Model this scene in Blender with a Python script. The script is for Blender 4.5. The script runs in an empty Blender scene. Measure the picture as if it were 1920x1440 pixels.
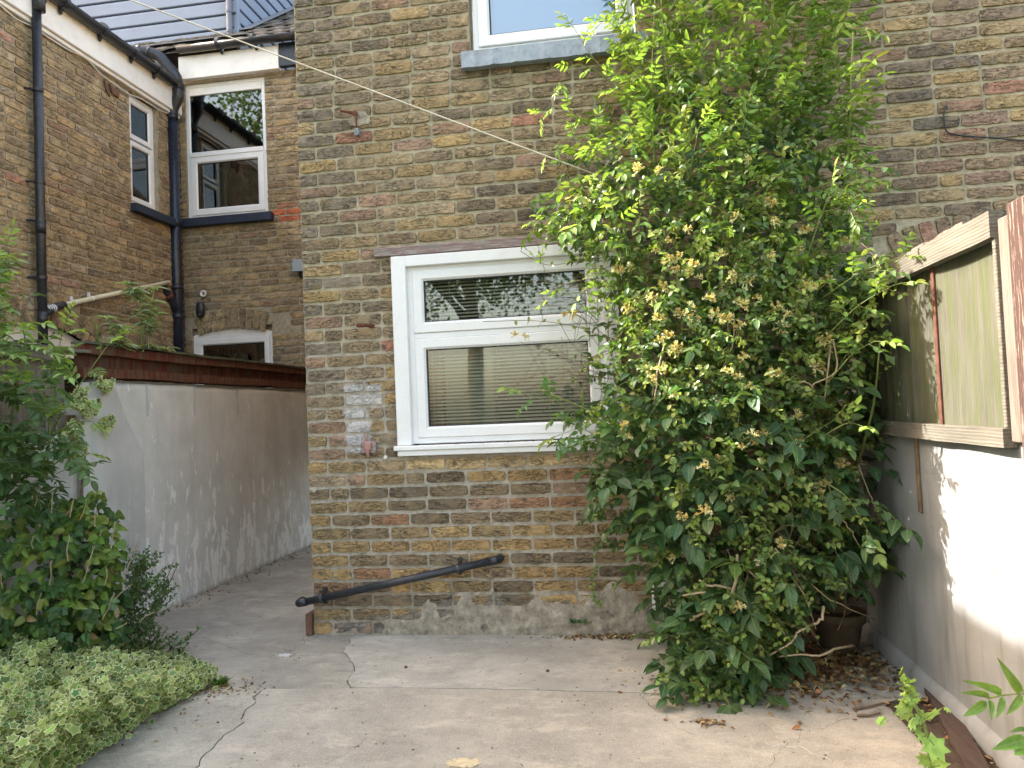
import bpy, math, random
import numpy as np
from mathutils import Vector, Matrix
random.seed(7); rng = np.random.default_rng(7)
R = math.radians
C = bpy.context.scene.collection
SC = bpy.context.scene

# ------------------------------------------------------------------ camera, sky, sun, exposure
F, D, H = 1400.0, 4.2, 1.265
def _axes(yaw=8.47, pitch=2.03, roll=-2.44):
    y, p, r = R(yaw), R(pitch), R(roll)
    fw = np.array([-math.sin(y)*math.cos(p), math.cos(y)*math.cos(p), math.sin(p)])
    rt = np.array([math.cos(y), math.sin(y), 0.0]); up = np.cross(rt, fw)
    return rt*math.cos(r)+up*math.sin(r), -rt*math.sin(r)+up*math.cos(r), fw
RT, UP, FW = _axes()
O = np.array([0.0, -D, H])
cd = bpy.data.cameras.new('camera'); cam = bpy.data.objects.new('camera', cd); C.objects.link(cam)
m = Matrix.Identity(4)
for i in range(3):
    m[i][0] = RT[i]; m[i][1] = UP[i]; m[i][2] = -FW[i]; m[i][3] = O[i]
cam.matrix_world = m
cd.sensor_width = 36; cd.lens = F/1920*36; cd.clip_start = 0.05; cd.clip_end = 500
SC.camera = cam
def hit(x, y, ax, v):                                       # measured point of the photo -> place in the world
    d = FW + RT*(x-960)/F - UP*(y-720)/F
    t = (v-O[ax])/d[ax]
    return O + t*d

w = bpy.data.worlds.new('World'); SC.world = w; w.use_nodes = True
nt = w.node_tree; bg = nt.nodes['Background']
sky = nt.nodes.new('ShaderNodeTexSky'); sky.sky_type = 'NISHITA'; sky.sun_disc = False
SUN = Vector((-1.0, 0.2, 0.78)).normalized()               # towards the sun
sky.sun_elevation = math.asin(SUN.z); sky.sun_rotation = math.atan2(SUN.x, SUN.y)
sky.air_density = 1.0; sky.dust_density = 4.0; sky.ozone_density = 0.6
tint = nt.nodes.new('ShaderNodeMix'); tint.data_type = 'RGBA'; tint.blend_type = 'MULTIPLY'; tint.inputs[0].default_value = 1
nt.links.new(sky.outputs[0], tint.inputs[6]); tint.inputs[7].default_value = (1.16, 1.0, .80, 1); nt.links.new(tint.outputs[2], bg.inputs[0]); bg.inputs[1].default_value = 0.15
sl = bpy.data.lights.new('sun', 'SUN'); sl.energy = 2.0; sl.angle = R(0.55); sl.color = (1, .97, .92)
so = bpy.data.objects.new('sun', sl); C.objects.link(so); so.location = (-6, 2, 9)
so.rotation_euler = SUN.to_track_quat('Z', 'Y').to_euler()
SC.view_settings.view_transform = 'Standard'; SC.view_settings.look = 'None'
SC.view_settings.exposure = 2.95; SC.view_settings.gamma = 1
SC.cycles.max_bounces = 8; SC.cycles.diffuse_bounces = 5; SC.cycles.transparent_max_bounces = 16

# ------------------------------------------------------------------ materials
def s2l(c):
    return tuple(((v/255)/12.92 if v/255 <= .04045 else ((v/255+.055)/1.055)**2.4) for v in c)
class N:
    def __init__(s, name):
        s.m = bpy.data.materials.new(name); s.m.use_nodes = True; s.t = s.m.node_tree
        s.b = s.t.nodes['Principled BSDF']; s.out = s.t.nodes['Material Output']
        s.tc = s.t.nodes.new('ShaderNodeTexCoord').outputs['Object']
    def put(s, sock, v):
        if isinstance(v, bpy.types.NodeSocket): s.t.links.new(v, sock)
        elif isinstance(v, (tuple, list)) and len(v) == 3 and sock.type == 'RGBA': sock.default_value = (*v, 1)
        else: sock.default_value = v
    def mapping(s, scale=(1, 1, 1), rot=(0, 0, 0), loc=(0, 0, 0), src=None):
        n = s.t.nodes.new('ShaderNodeMapping'); s.put(n.inputs[0], src or s.tc)
        n.inputs['Scale'].default_value = scale; n.inputs['Rotation'].default_value = rot; n.inputs['Location'].default_value = loc
        return n.outputs[0]
    def noise(s, scale, detail=4, rough=.55, vec=None, dist=0):
        n = s.t.nodes.new('ShaderNodeTexNoise'); s.put(n.inputs['Vector'], vec or s.tc)
        n.inputs['Scale'].default_value = scale; n.inputs['Detail'].default_value = detail
        n.inputs['Roughness'].default_value = rough; n.inputs['Distortion'].default_value = dist
        return n.outputs['Fac']
    def voro(s, scale, vec=None, feat='F1', out='Distance'):
        n = s.t.nodes.new('ShaderNodeTexVoronoi'); n.feature = feat; s.put(n.inputs['Vector'], vec or s.tc)
        n.inputs['Scale'].default_value = scale; return n.outputs[out]
    def ramp(s, fac, a, b, ca=0.0, cb=1.0):
        n = s.t.nodes.new('ShaderNodeMapRange'); s.put(n.inputs[0], fac)
        for i, v in zip((1, 2, 3, 4), (a, b, ca, cb)): n.inputs[i].default_value = v
        return n.outputs[0]
    def mix(s, fac, a, b, mode='MIX'):
        n = s.t.nodes.new('ShaderNodeMix'); n.data_type = 'RGBA'; n.blend_type = mode
        s.put(n.inputs[0], fac); s.put(n.inputs[6], a); s.put(n.inputs[7], b); return n.outputs[2]
    def math(s, op, a, b=0.0):
        n = s.t.nodes.new('ShaderNodeMath'); n.operation = op; s.put(n.inputs[0], a); s.put(n.inputs[1], b); return n.outputs[0]
    def attr(s, name='Col', out='Color'):
        n = s.t.nodes.new('ShaderNodeAttribute'); n.attribute_name = name; return n.outputs[out]
    def sep(s, vec=None):
        n = s.t.nodes.new('ShaderNodeSeparateXYZ'); s.put(n.inputs[0], vec or s.tc); return n.outputs
    def bump(s, h, strength=.5, dist=.01, prev=None):
        n = s.t.nodes.new('ShaderNodeBump'); s.put(n.inputs['Height'], h); n.inputs['Strength'].default_value = strength
        n.inputs['Distance'].default_value = dist
        if prev: s.put(n.inputs['Normal'], prev)
        return n.outputs[0]
    def fin(s, col, rough=.8, nrm=None, spec=.3, metal=0):
        s.put(s.b.inputs['Base Color'], col); s.put(s.b.inputs['Roughness'], rough)
        s.put(s.b.inputs['Specular IOR Level'], spec); s.put(s.b.inputs['Metallic'], metal)
        if nrm: s.put(s.b.inputs['Normal'], nrm)
        return s.m

def plain(name, col, rough=.5, spec=.4, var=.12, scale=6, bump=.1, fine=120, metal=0, dirt=None, dirt_amt=.5):
    n = N(name); a = n.noise(scale, 5); f = n.noise(fine, 3)
    c = n.mix(1.0, col, n.mix(n.ramp(a, .3, .7), tuple([1-var]*3), tuple([1+var]*3)), 'MULTIPLY')
    if dirt:
        dn = n.noise(scale*3, 8, .7); c = n.mix(n.ramp(dn, .5, .72, 0, dirt_amt), c, dirt)
    return n.fin(c, n.ramp(f, .3, .7, max(rough-.1, .05), min(rough+.12, 1)), n.bump(f, bump, .002), spec, metal)

def m_brick(name, base='main'):
    n = N(name); col = n.attr(); rnd = n.attr('Col', 'Alpha')
    st = n.mapping((1.0, 1.0, 2.6))
    g = n.noise(9, 6, .65); f1 = n.noise(34, 8, .7, st, .6); f2 = n.noise(180, 4, .7)
    c = n.mix(1.0, col, n.mix(n.ramp(f1, .3, .72), (.55, .53, .5), (1.6, 1.56, 1.48)), 'MULTIPLY')
    # second tone inside each brick (burnt ends, iron patches)
    p = n.noise(11, 3, .5, n.mapping((1, 1, 1.6), loc=(3.1, 0, 1.7)))
    c = n.mix(n.ramp(p, .53, .66, 0, .55), c, (.30, .205, .10))
    p2 = n.noise(13, 3, .5, n.mapping((1, 1, 1.4), loc=(-7.3, 2, 4.7)))
    c = n.mix(n.ramp(p2, .55, .66, 0, .55), c, (.115, .10, .082))
    c = n.mix(n.ramp(f2, .35, .7, 0, .32), c, (.33, .29, .21))
    # creases and pits
    wv = n.noise(19, 5, .6, n.mapping((.8, .8, 3.0), loc=(1, 5, 2)), 1.4)
    crease = n.ramp(n.math('ABSOLUTE', n.math('SUBTRACT', wv, .5)), .004, .03, 1, 0)
    crease = n.math('MULTIPLY', crease, n.ramp(n.noise(7, 2), .38, .52))
    pit = n.ramp(n.voro(38, n.mapping((1, 1, 1.5))), .1, .19, 1, 0)
    pit = n.math('MULTIPLY', pit, n.ramp(n.noise(14, 2), .52, .6))
    dk = n.math('MAXIMUM', n.math('MULTIPLY', crease, .75), pit)
    c = n.mix(n.math('MULTIPLY', dk, .85), c, (.028, .022, .017))
    # efflorescence specks
    sp = n.ramp(n.noise(75, 6, .8), .66, .74, 0, .6)
    c = n.mix(sp, c, (.45, .43, .37))
    z = n.sep()[2]; x = n.sep()[0]
    if base == 'main':
        # cement washed over the foot of the wall
        cz = n.math('ADD', n.ramp(z, .06, .36, .34, -.30), n.ramp(x, -1.7, -1.0, -.22, 0.02))
        cem = n.ramp(n.math('ADD', n.noise(7, 6, .65), cz), .58, .66)
        c = n.mix(n.math('MULTIPLY', cem, .85), c, n.mix(n.ramp(n.noise(26, 6), .35, .7), (.17, .15, .125), (.33, .30, .255)))
        # faded white paint patch beside the window
        def band(s, a, b, e): return n.math('MULTIPLY', n.ramp(s, a-e, a+e), n.ramp(s, b-e, b+e, 1, 0))
        jx = n.math('ADD', x, n.math('MULTIPLY', n.math('SUBTRACT', n.noise(8, 4), .5), .08))
        pm = n.math('MULTIPLY', band(jx, -1.625, -1.475, .008), band(z, 1.06, 1.455, .012))
        pm2 = n.math('MULTIPLY', band(jx, -1.49, -1.40, .008), band(z, 1.315, 1.45, .01))
        pm = n.math('MULTIPLY', n.math('MAXIMUM', pm, pm2), n.ramp(n.noise(60, 6, .7), .38, .5, .35, .9))
        c = n.mix(n.math('MULTIPLY', pm, .85), c, (.60, .60, .63))
    h = n.math('ADD', n.math('MULTIPLY', f1, 1.0), n.math('MULTIPLY', f2, .45))
    h = n.math('SUBTRACT', h, n.math('MULTIPLY', dk, 1.2))
    return n.fin(c, .92, n.bump(h, .85, .006), .15)
def m_mortar(name, top, bot, zsplit=None):
    n = N(name); a = n.noise(5, 6, .65); f = n.noise(90, 6, .75); f2 = n.noise(28, 5, .6)
    if zsplit is None: c = n.mix(n.ramp(a, .35, .65), top, bot)
    else:
        zz = n.math('ADD', n.sep()[2], n.math('MULTIPLY', n.math('SUBTRACT', a, .5), .9))
        c = n.mix(n.ramp(zz, zsplit-.12, zsplit+.12), bot, top)
        c = n.mix(n.ramp(n.sep()[2], .22, .42, .75, 0), c, n.mix(n.ramp(n.noise(13, 7, .7), .38, .62), (.20, .165, .125), (.42, .37, .295)))
    c = n.mix(1, c, n.mix(n.ramp(f2, .3, .7), (.72, .72, .72), (1.22, 1.2, 1.18)), 'MULTIPLY')
    c = n.mix(n.ramp(f, .56, .72, 0, .5), c, (.62, .59, .5))
    c = n.mix(n.ramp(n.noise(16, 6, .7), .58, .75, 0, .7), c, (.10, .09, .075))
    return n.fin(c, .95, n.bump(n.math('ADD', f2, n.math('MULTIPLY', f, .6)), .9, .006), .1)
def m_render(name, base, streak=(.6, .6, .6), amt=.5, dark=(.14, .13, .115), peel=0.0, warm=0):
    n = N(name); st = n.mapping((5, 5, .7)); a = n.noise(2.4, 7, .6, st); b = n.noise(3.2, 8, .6); f = n.noise(150, 4, .7)
    c = n.mix(n.ramp(b, .3, .7), tuple(v*.82 for v in base), tuple(v*1.1 for v in base))
    c = n.mix(n.ramp(a, .5, .75, 0, amt), c, dark)
    if peel:
        pz = n.ramp(n.sep()[2], .25, 1.15, .06, -.06)
        pl = n.noise(5.5, 9, .72, n.mapping((2.2, 2.2, .75)), .3)
        pl = n.ramp(n.math('ADD', pl, pz), .565, .585, 0, peel)
        c = n.mix(pl, c, streak)
    c = n.mix(n.ramp(n.noise(40, 5, .7), .62, .75, 0, .4), c, dark)
    h = n.math('ADD', n.math('MULTIPLY', b, 2), n.math('MULTIPLY', f, .5))
    return n.fin(c, .9, n.bump(h, .45, .004), .2)
def m_concrete(name, base, lum=1.0, seed=0, gravel=.35):
    n = N(name); v = n.mapping(loc=(seed*3.3, seed*1.7, 0))
    a = n.noise(1.6, 8, .62, v); b = n.noise(9, 8, .7, v); f = n.noise(160, 5, .8, v); g = n.voro(140, v)
    base = tuple(x*lum for x in base)
    c = n.mix(n.ramp(a, .32, .68), tuple(x*.72 for x in base), tuple(x*1.16 for x in base))
    c = n.mix(n.ramp(b, .48, .66, 0, .5), c, tuple(x*.55 for x in base))
    c = n.mix(n.ramp(n.noise(4, 8, .75, n.mapping((1, 1.6, 1), loc=(9, seed, 0))), .52, .62, 0, .6), c, (base[0]*1.35, base[1]*1.33, base[2]*1.28))
    c = n.mix(n.ramp(n.noise(62, 5, .8, v), .54, .66, 0, gravel*.9), c, (.62, .56, .45))
    c = n.mix(n.ramp(n.noise(48, 6, .8, n.mapping(loc=(seed, 7, 2))), .57, .67, 0, .55), c, tuple(x*.38 for x in base))
    c = n.mix(n.ramp(n.noise(.9, 6, .6, n.mapping((1, 2.2, 1), loc=(seed, 3, 2))), .5, .64, 0, .42), c, tuple(x*.62 for x in base))
    c = n.mix(n.ramp(f, .5, .7, 0, gravel), c, (.58, .54, .44))
    c = n.mix(n.ramp(f, .46, .3, 0, gravel), c, (.12, .10, .08))
    h = n.math('ADD', n.math('MULTIPLY', b, 1.2), n.math('MULTIPLY', f, .6))
    return n.fin(c, .92, n.bump(h, .8, .008), .2)
def m_wood(name, base, dark, grain_axis='z', scale=1.0, moss=None, paint=None, pt=(.42, .5)):
    n = N(name); sc = {'z': (14, 14, .9), 'y': (14, .9, 14), 'x': (.9, 14, 14)}[grain_axis]
    v = n.mapping(tuple(s*scale for s in sc)); a = n.noise(4, 8, .65, v, .6); b = n.noise(3, 5)
    wv = n.t.nodes.new('ShaderNodeTexWave'); wv.wave_type = 'BANDS'; wv.bands_direction = 'Z' if grain_axis == 'y' else 'Y'
    n.put(wv.inputs['Vector'], n.mapping((1, .25, 1) if grain_axis == 'y' else (1, 1, .15)))
    wv.inputs['Scale'].default_value = 28; wv.inputs['Distortion'].default_value = 2.2; wv.inputs['Detail'].default_value = 3
    c = n.mix(n.ramp(a, .3, .7), dark, base)
    c = n.mix(n.ramp(wv.outputs['Fac'], .1, .6, .35, 0), c, dark)
    c = n.mix(n.ramp(b, .35, .7, 0, .25), c, tuple(x*1.35 for x in base))
    if moss: c = n.mix(n.ramp(n.noise(7, 7, .65, n.mapping((1, 4, .45))), .44, .6, 0, .75), c, moss)
    if paint: c = n.mix(n.ramp(n.noise(9, 9, .75, v), pt[0], pt[1], 0, .95), c, paint)
    return n.fin(c, .85, n.bump(n.math('ADD', a, n.math('MULTIPLY', wv.outputs['Fac'], .35)), .6, .004), .2)
def m_leaf(name, edge=None, gloss=.42, trans=.3, spec=.35, vein=.25):
    n = N(name); col = n.attr(); uv = n.t.nodes.new('ShaderNodeUVMap').outputs[0]; su = n.sep(uv)
    c = n.mix(1, col, n.mix(n.ramp(n.noise(38, 4), .3, .7), (.74, .76, .7), (1.22, 1.2, 1.15)), 'MULTIPLY')
    if edge:
        e = n.math('ADD', su[0], n.math('MULTIPLY', n.math('SUBTRACT', n.noise(70, 3), .5), .9))
        c = n.mix(n.ramp(e, .68, .78), c, edge)
    else:
        c = n.mix(n.ramp(su[0], .02, .12, vein, 0), c, (.42, .5, .24))
        sv = n.t.nodes.new('ShaderNodeMath'); sv.operation = 'SINE'
        n.put(sv.inputs[0], n.math('MULTIPLY', n.math('SUBTRACT', su[1], n.math('MULTIPLY', su[0], .22)), 42))
        c = n.mix(n.ramp(sv.outputs[0], .86, 1, 0, vein*.5), c, (.36, .44, .2))
    n.fin(c, gloss, None, spec)
    tr = n.t.nodes.new('ShaderNodeBsdfTranslucent'); tc = n.mix(1, c, (1.7, 1.7, .72), 'MULTIPLY'); n.put(tr.inputs[0], tc)
    mx = n.t.nodes.new('ShaderNodeMixShader'); mx.inputs[0].default_value = trans
    n.t.links.new(n.b.outputs[0], mx.inputs[1]); n.t.links.new(tr.outputs[0], mx.inputs[2]); n.t.links.new(mx.outputs[0], n.out.inputs[0])
    return n.m
def m_glass(name, refl=.12, tint=(.75, .8, .78)):
    n = N(name); t = n.t
    tr = t.nodes.new('ShaderNodeBsdfTransparent'); tr.inputs[0].default_value = (*tint, 1)
    gl = t.nodes.new('ShaderNodeBsdfGlossy'); gl.inputs['Roughness'].default_value = .015
    fr = t.nodes.new('ShaderNodeFresnel'); fr.inputs[0].default_value = 1.52
    ad = n.math('ADD', fr.outputs[0], refl)
    nz = n.noise(1.2, 2); n.put(gl.inputs['Normal'], n.bump(nz, .02, .02))
    mx = t.nodes.new('ShaderNodeMixShader'); n.put(mx.inputs[0], ad)
    t.links.new(tr.outputs[0], mx.inputs[1]); t.links.new(gl.outputs[0], mx.inputs[2]); t.links.new(mx.outputs[0], n.out.inputs[0])
    return n.m
M = {}
M['brick'] = m_brick('stock_brick'); M['brick2'] = m_brick('stock_brick_far', 'far')
M['mortar'] = m_mortar('mortar', (.43, .375, .27), (.41, .37, .305), 1.75)
M['mortar2'] = m_mortar('mortar_far', (.33, .285, .205), (.40, .35, .27))
M['upvc'] = plain('white_upvc', (.78, .78, .79), .32, .5, .04, 3, .03, dirt=(.55, .52, .46), dirt_amt=.18)
M['fascia'] = plain('white_fascia', (.80, .77, .74), .5, .4, .05, 3, .1, dirt=(.5, .46, .4), dirt_amt=.35)
M['gasket'] = plain('gasket', (.04, .04, .045), .6)
M['pipe'] = plain('black_pipe', (.022, .024, .03), .38, .5, .25, 9, .15, 200, dirt=(.10, .10, .10), dirt_amt=.35)
M['iron'] = plain('navy_iron_pipe', (.014, .019, .034), .33, .5, .25, 12, .35, 60, dirt=(.05, .05, .05), dirt_amt=.5)
M['greypipe'] = plain('grey_pipe', (.13, .14, .17), .35, .5, .1)
M['cream'] = plain('cream_pipe', (.66, .60, .44), .42, .4, .06, 8, .08, dirt=(.4, .33, .22), dirt_amt=.4)
M['navy'] = plain('navy_sill', (.02, .028, .055), .5, .4, .2, 14, .3, dirt=(.09, .09, .1), dirt_amt=.5)
M['lead'] = plain('lead_sill', (.29, .335, .40), .62, .4, .22, 11, .7, 60, dirt=(.14, .125, .11), dirt_amt=.7)
M['white_cable'] = plain('white_cable', (.72, .69, .62), .6)
M['rope'] = plain('rope', (.72, .64, .52), .8, .2)
M['rust'] = plain('rust', (.14, .055, .035), .9, .2, .35, 60, .6, dirt=(.05, .025, .02))
M['pink'] = plain('pink_paint', (.40, .21, .19), .6, .3, .2, 40, .5, dirt=(.25, .1, .08))
M['grey'] = plain('grey_plastic', (.22, .25, .28), .5, .4, .1)
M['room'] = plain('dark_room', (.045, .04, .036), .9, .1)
M['blind'] = plain('blind_slat', (.74, .70, .60), .45, .4, .05)
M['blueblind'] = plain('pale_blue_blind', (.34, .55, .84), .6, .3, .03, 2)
M['curtain'] = plain('pale_cabinet', (.74, .78, .68), .6, .3, .1)
M['redroom'] = plain('red_panel', (.5, .12, .08), .6, .3, .1)
M['glass'] = m_glass('window_glass', .035, (.9, .93, .92)); M['glassb'] = m_glass('window_glass_upper', .12, (.9, .95, .98))
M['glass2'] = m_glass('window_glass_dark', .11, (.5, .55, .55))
M['clad'] = plain('grey_cladding', (.235, .275, .36), .6, .3, .06, 2.5, .08)
M['slate'] = plain('roof_tile', (.10, .088, .078), .9, .2, .4, 14, .9, 50, dirt=(.26, .26, .2), dirt_amt=.7)
M['leadflash'] = plain('lead_flashing', (.20, .20, .22), .6, .4, .15, 6, .3)
M['render_l'] = m_render('grey_render', (.60, .595, .57), (.82, .81, .80), .4, (.43, .42, .385), .85)
M['render_f'] = m_render('pale_render', (.50, .495, .48), (.6, .6, .6), .3, (.26, .25, .24), .5)
M['render_r'] = m_render('white_render', (.29, .295, .295), (.6, .6, .6), .8, (.17, .163, .145), 0)
M['fence_red'] = m_wood('red_stained_wood', (.13, .032, .020), (.045, .015, .011), 'z', moss=(.10, .075, .05))
M['fence_rail'] = m_wood('red_stained_rail', (.15, .038, .024), (.06, .022, .016), 'y', moss=(.12, .09, .06))
M['wood'] = m_wood('weathered_wood', (.22, .185, .155), (.09, .072, .058), 'z')
M['woody'] = m_wood('weathered_rail', (.175, .162, .132), (.088, .079, .064), 'y')
M['moss'] = m_wood('mossy_board', (.125, .12, .092), (.062, .06, .046), 'z', moss=(.075, .09, .035))
M['redpost'] = m_wood('flaking_red_post', (.32, .25, .2), (.2, .14, .11), 'z', paint=(.055, .030, .026), pt=(.40, .46))
M['redstrip'] = plain('red_brown_strip', (.11, .048, .034), .8, .2, .3, 30, .5)
M['lintel'] = m_wood('flaking_lintel', (.46, .42, .40), (.14, .11, .10), 'x', paint=(.23, .15, .14), pt=(.46, .54))
M['plank'] = m_wood('old_plank', (.12, .085, .068), (.05, .034, .028), 'y')
M['conc_a'] = m_concrete('concrete_front', (.43, .39, .33), 1.0, 0, .65)
M['conc_b'] = m_concrete('concrete_strip', (.46, .43, .375), 1.0, 1, .2)
M['conc_c'] = m_concrete('concrete_alley', (.37, .34, .29), 1.0, 2, .2)
M['conc_d'] = m_concrete('concrete_left', (.42, .39, .325), 1.0, 3, .55)
M['soil'] = plain('soil', (.075, .055, .04), .95, .1, .4, 20, 1.0, 60, dirt=(.16, .13, .1))
M['crack'] = plain('crack_dirt', (.05, .042, .034), .95, .1, .3, 30)
M['stain_w'] = m_concrete('white_splash', (.56, .55, .54), 1.0, 5, .1)
M['stain_y'] = plain('yellow_paint', (.58, .48, .30), .8, .2, .2, 50, .5, dirt=(.42, .37, .30), dirt_amt=1)
M['terracotta'] = plain('old_terracotta', (.10, .072, .048), .9, .2, .3, 12, .5, dirt=(.09, .09, .05), dirt_amt=.7)
M['redbrick'] = plain('loose_brick', (.16, .09, .065), .95, .1, .25, 30, .7, dirt=(.14, .09, .07))
M['stone'] = plain('pebble', (.10, .08, .07), .9)
M['bark'] = plain('bark', (.16, .115, .075), .9, .1, .3, 40, .8)
M['drystem'] = plain('dry_stem', (.40, .31, .20), .85, .2, .25, 40, .3)
M['greenstem'] = plain('green_stem', (.16, .20, .06), .6, .3, .2, 20, .1)
M['leaf'] = m_leaf('pinnate_leaf', trans=.33)
M['leafs'] = m_leaf('small_leaf', gloss=.4, trans=.3, vein=.12)
M['ivy'] = m_leaf('variegated_leaf', edge=(.50, .51, .24), gloss=.5, trans=.2)
M['dry'] = m_leaf('dry_leaf', gloss=.75, trans=.12, spec=.15, vein=.1)
M['flower'] = m_leaf('honeysuckle_petal', gloss=.6, trans=.3, spec=.2, vein=0)

# ------------------------------------------------------------------ mesh helpers
def props(o, label=None, cat=None, group=None, kind=None):
    if label: o['label'] = label
    if cat: o['category'] = cat
    if group: o['group'] = group
    if kind: o['kind'] = kind
    return o
def empty(name, loc, label, cat, group=None):
    o = bpy.data.objects.new(name, None); C.objects.link(o); o.location = loc; o.empty_display_size = .1
    return props(o, label, cat, group)
class MB:
    def __init__(s): s.v = []; s.f = []; s.mi = []; s.c = []; s.col = (1, 1, 1, 1); s.m = 0
    def add(s, vs, fs, m=None):
        b = len(s.v); s.v += [tuple(map(float, p)) for p in vs]; s.c += [s.col]*len(vs)
        for f in fs: s.f.append(tuple(b+i for i in f)); s.mi.append(s.m if m is None else m)
        return s
    def box(s, a, b, bev=0.0):
        x0, y0, z0 = a; x1, y1, z1 = b
        if bev <= 0:
            return s.add([(x0,y0,z0),(x1,y0,z0),(x1,y1,z0),(x0,y1,z0),(x0,y0,z1),(x1,y0,z1),(x1,y1,z1),(x0,y1,z1)],
                  [(0,3,2,1),(4,5,6,7),(0,1,5,4),(1,2,6,5),(2,3,7,6),(3,0,4,7)])
        e = bev; vs = []; idx = {}
        for sx in (0, 1):
            for sy in (0, 1):
                for sz in (0, 1):
                    P = [(x0, x1)[sx], (y0, y1)[sy], (z0, z1)[sz]]; S = [1-2*sx, 1-2*sy, 1-2*sz]
                    for k in range(3):
                        q = [P[j]+(S[j]*e if j != k else 0) for j in range(3)]
                        idx[(sx, sy, sz, k)] = len(vs); vs.append(q)
        fs = []
        for k in range(3):
            i, j = [a for a in range(3) if a != k]
            for sk in (0, 1):
                r = []
                for (u, v) in ((0, 0), (1, 0), (1, 1), (0, 1)):
                    t = [0, 0, 0]; t[i] = u; t[j] = v; t[k] = sk; r.append(idx[(*t, k)])
                fs.append(r)
        for k in range(3):
            i, j = [a for a in range(3) if a != k]
            for u in (0, 1):
                for v in (0, 1):
                    r = []
                    for sk, kk in ((0, i), (1, i), (1, j), (0, j)):
                        t = [0, 0, 0]; t[i] = u; t[j] = v; t[k] = sk; r.append(idx[(*t, kk)])
                    fs.append(r)
        for sx in (0, 1):
            for sy in (0, 1):
                for sz in (0, 1): fs.append([idx[(sx, sy, sz, k)] for k in range(3)])
        return s.add(vs, fs)
    def tube(s, path, r, n=10, cap=True):
        P = [np.array(p, float) for p in path]; rs = r if hasattr(r, '__len__') else [r]*len(P)
        rings = []; up = None
        for i, p in enumerate(P):
            t = P[min(i+1, len(P)-1)]-P[max(i-1, 0)]; t = t/(np.linalg.norm(t)+1e-9)
            if up is None: up = np.cross(t, (0, 0, 1)) if abs(t[2]) < .9 else np.cross(t, (1, 0, 0))
            a = up-t*(up@t); a /= np.linalg.norm(a)+1e-9; b = np.cross(t, a); up = a
            rings.append([p+rs[i]*(a*math.cos(2*math.pi*k/n)+b*math.sin(2*math.pi*k/n)) for k in range(n)])
        vs = [v for rg in rings for v in rg]; fs = []
        for i in range(len(P)-1):
            for k in range(n): fs.append((i*n+k, i*n+(k+1) % n, (i+1)*n+(k+1) % n, (i+1)*n+k))
        if cap: fs.append(tuple(range(n-1, -1, -1))); fs.append(tuple((len(P)-1)*n+k for k in range(n)))
        return s.add(vs, fs)
    def lathe(s, c, prof, n=20, ax=2):
        vs = []; fs = []
        for r, h in prof:
            for k in range(n):
                a = 2*math.pi*k/n; q = [r*math.cos(a), r*math.sin(a)]
                p = [0, 0, 0]; o = [j for j in range(3) if j != ax]; p[o[0]] = c[o[0]]+q[0]; p[o[1]] = c[o[1]]+q[1]; p[ax] = c[ax]+h
                vs.append(p)
        for i in range(len(prof)-1):
            for k in range(n): fs.append((i*n+k, i*n+(k+1) % n, (i+1)*n+(k+1) % n, (i+1)*n+k))
        return s.add(vs, fs)
    def prism(s, poly, off):                                 # polygon (3d points) extruded by vector off
        n = len(poly); P = [np.array(p, float) for p in poly]; off = np.array(off)
        return s.add(P+[p+off for p in P], [tuple(range(n)), tuple(range(2*n-1, n-1, -1))]+[(i, (i+1) % n, (i+1) % n+n, i+n) for i in range(n)])
    def build(s, name, mats, parent=None, smooth=False, fix=True):
        me = bpy.data.meshes.new(name); off = np.array(parent.location) if parent is not None else np.zeros(3)
        if parent is not None and parent.parent is not None: off = off+np.array(parent.parent.location)
        V = np.array(s.v)-off if s.v else np.zeros((0, 3))
        me.from_pydata(V.tolist(), [], s.f)
        if not isinstance(mats, (list, tuple)): mats = [mats]
        for mt in mats: me.materials.append(mt)
        me.polygons.foreach_set('material_index', s.mi)
        ca = me.color_attributes.new('Col', 'FLOAT_COLOR', 'POINT'); ca.data.foreach_set('color', np.array(s.c, dtype=np.float32).ravel())
        if smooth: me.polygons.foreach_set('use_smooth', [True]*len(s.f))
        me.update()
        if fix:
            import bmesh
            bm = bmesh.new(); bm.from_mesh(me); bmesh.ops.recalc_face_normals(bm, faces=bm.faces); bm.to_mesh(me); bm.free()
        o = bpy.data.objects.new(name, me); C.objects.link(o)
        if parent is not None: o.parent = parent
        return o
def arc(pts, r=.05, n=5):                                   # round the corners of a path
    P = [np.array(p, float) for p in pts]; out = [P[0]]
    for i in range(1, len(P)-1):
        a = P[i-1]-P[i]; b = P[i+1]-P[i]; la, lb = np.linalg.norm(a), np.linalg.norm(b)
        k = min(r, la*.45, lb*.45); A = P[i]+a/la*k; B = P[i]+b/lb*k
        for j in range(n+1):
            t = j/n; out.append(A*(1-t)**2+P[i]*2*t*(1-t)+B*t*t)
    out.append(P[-1]); return out

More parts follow.
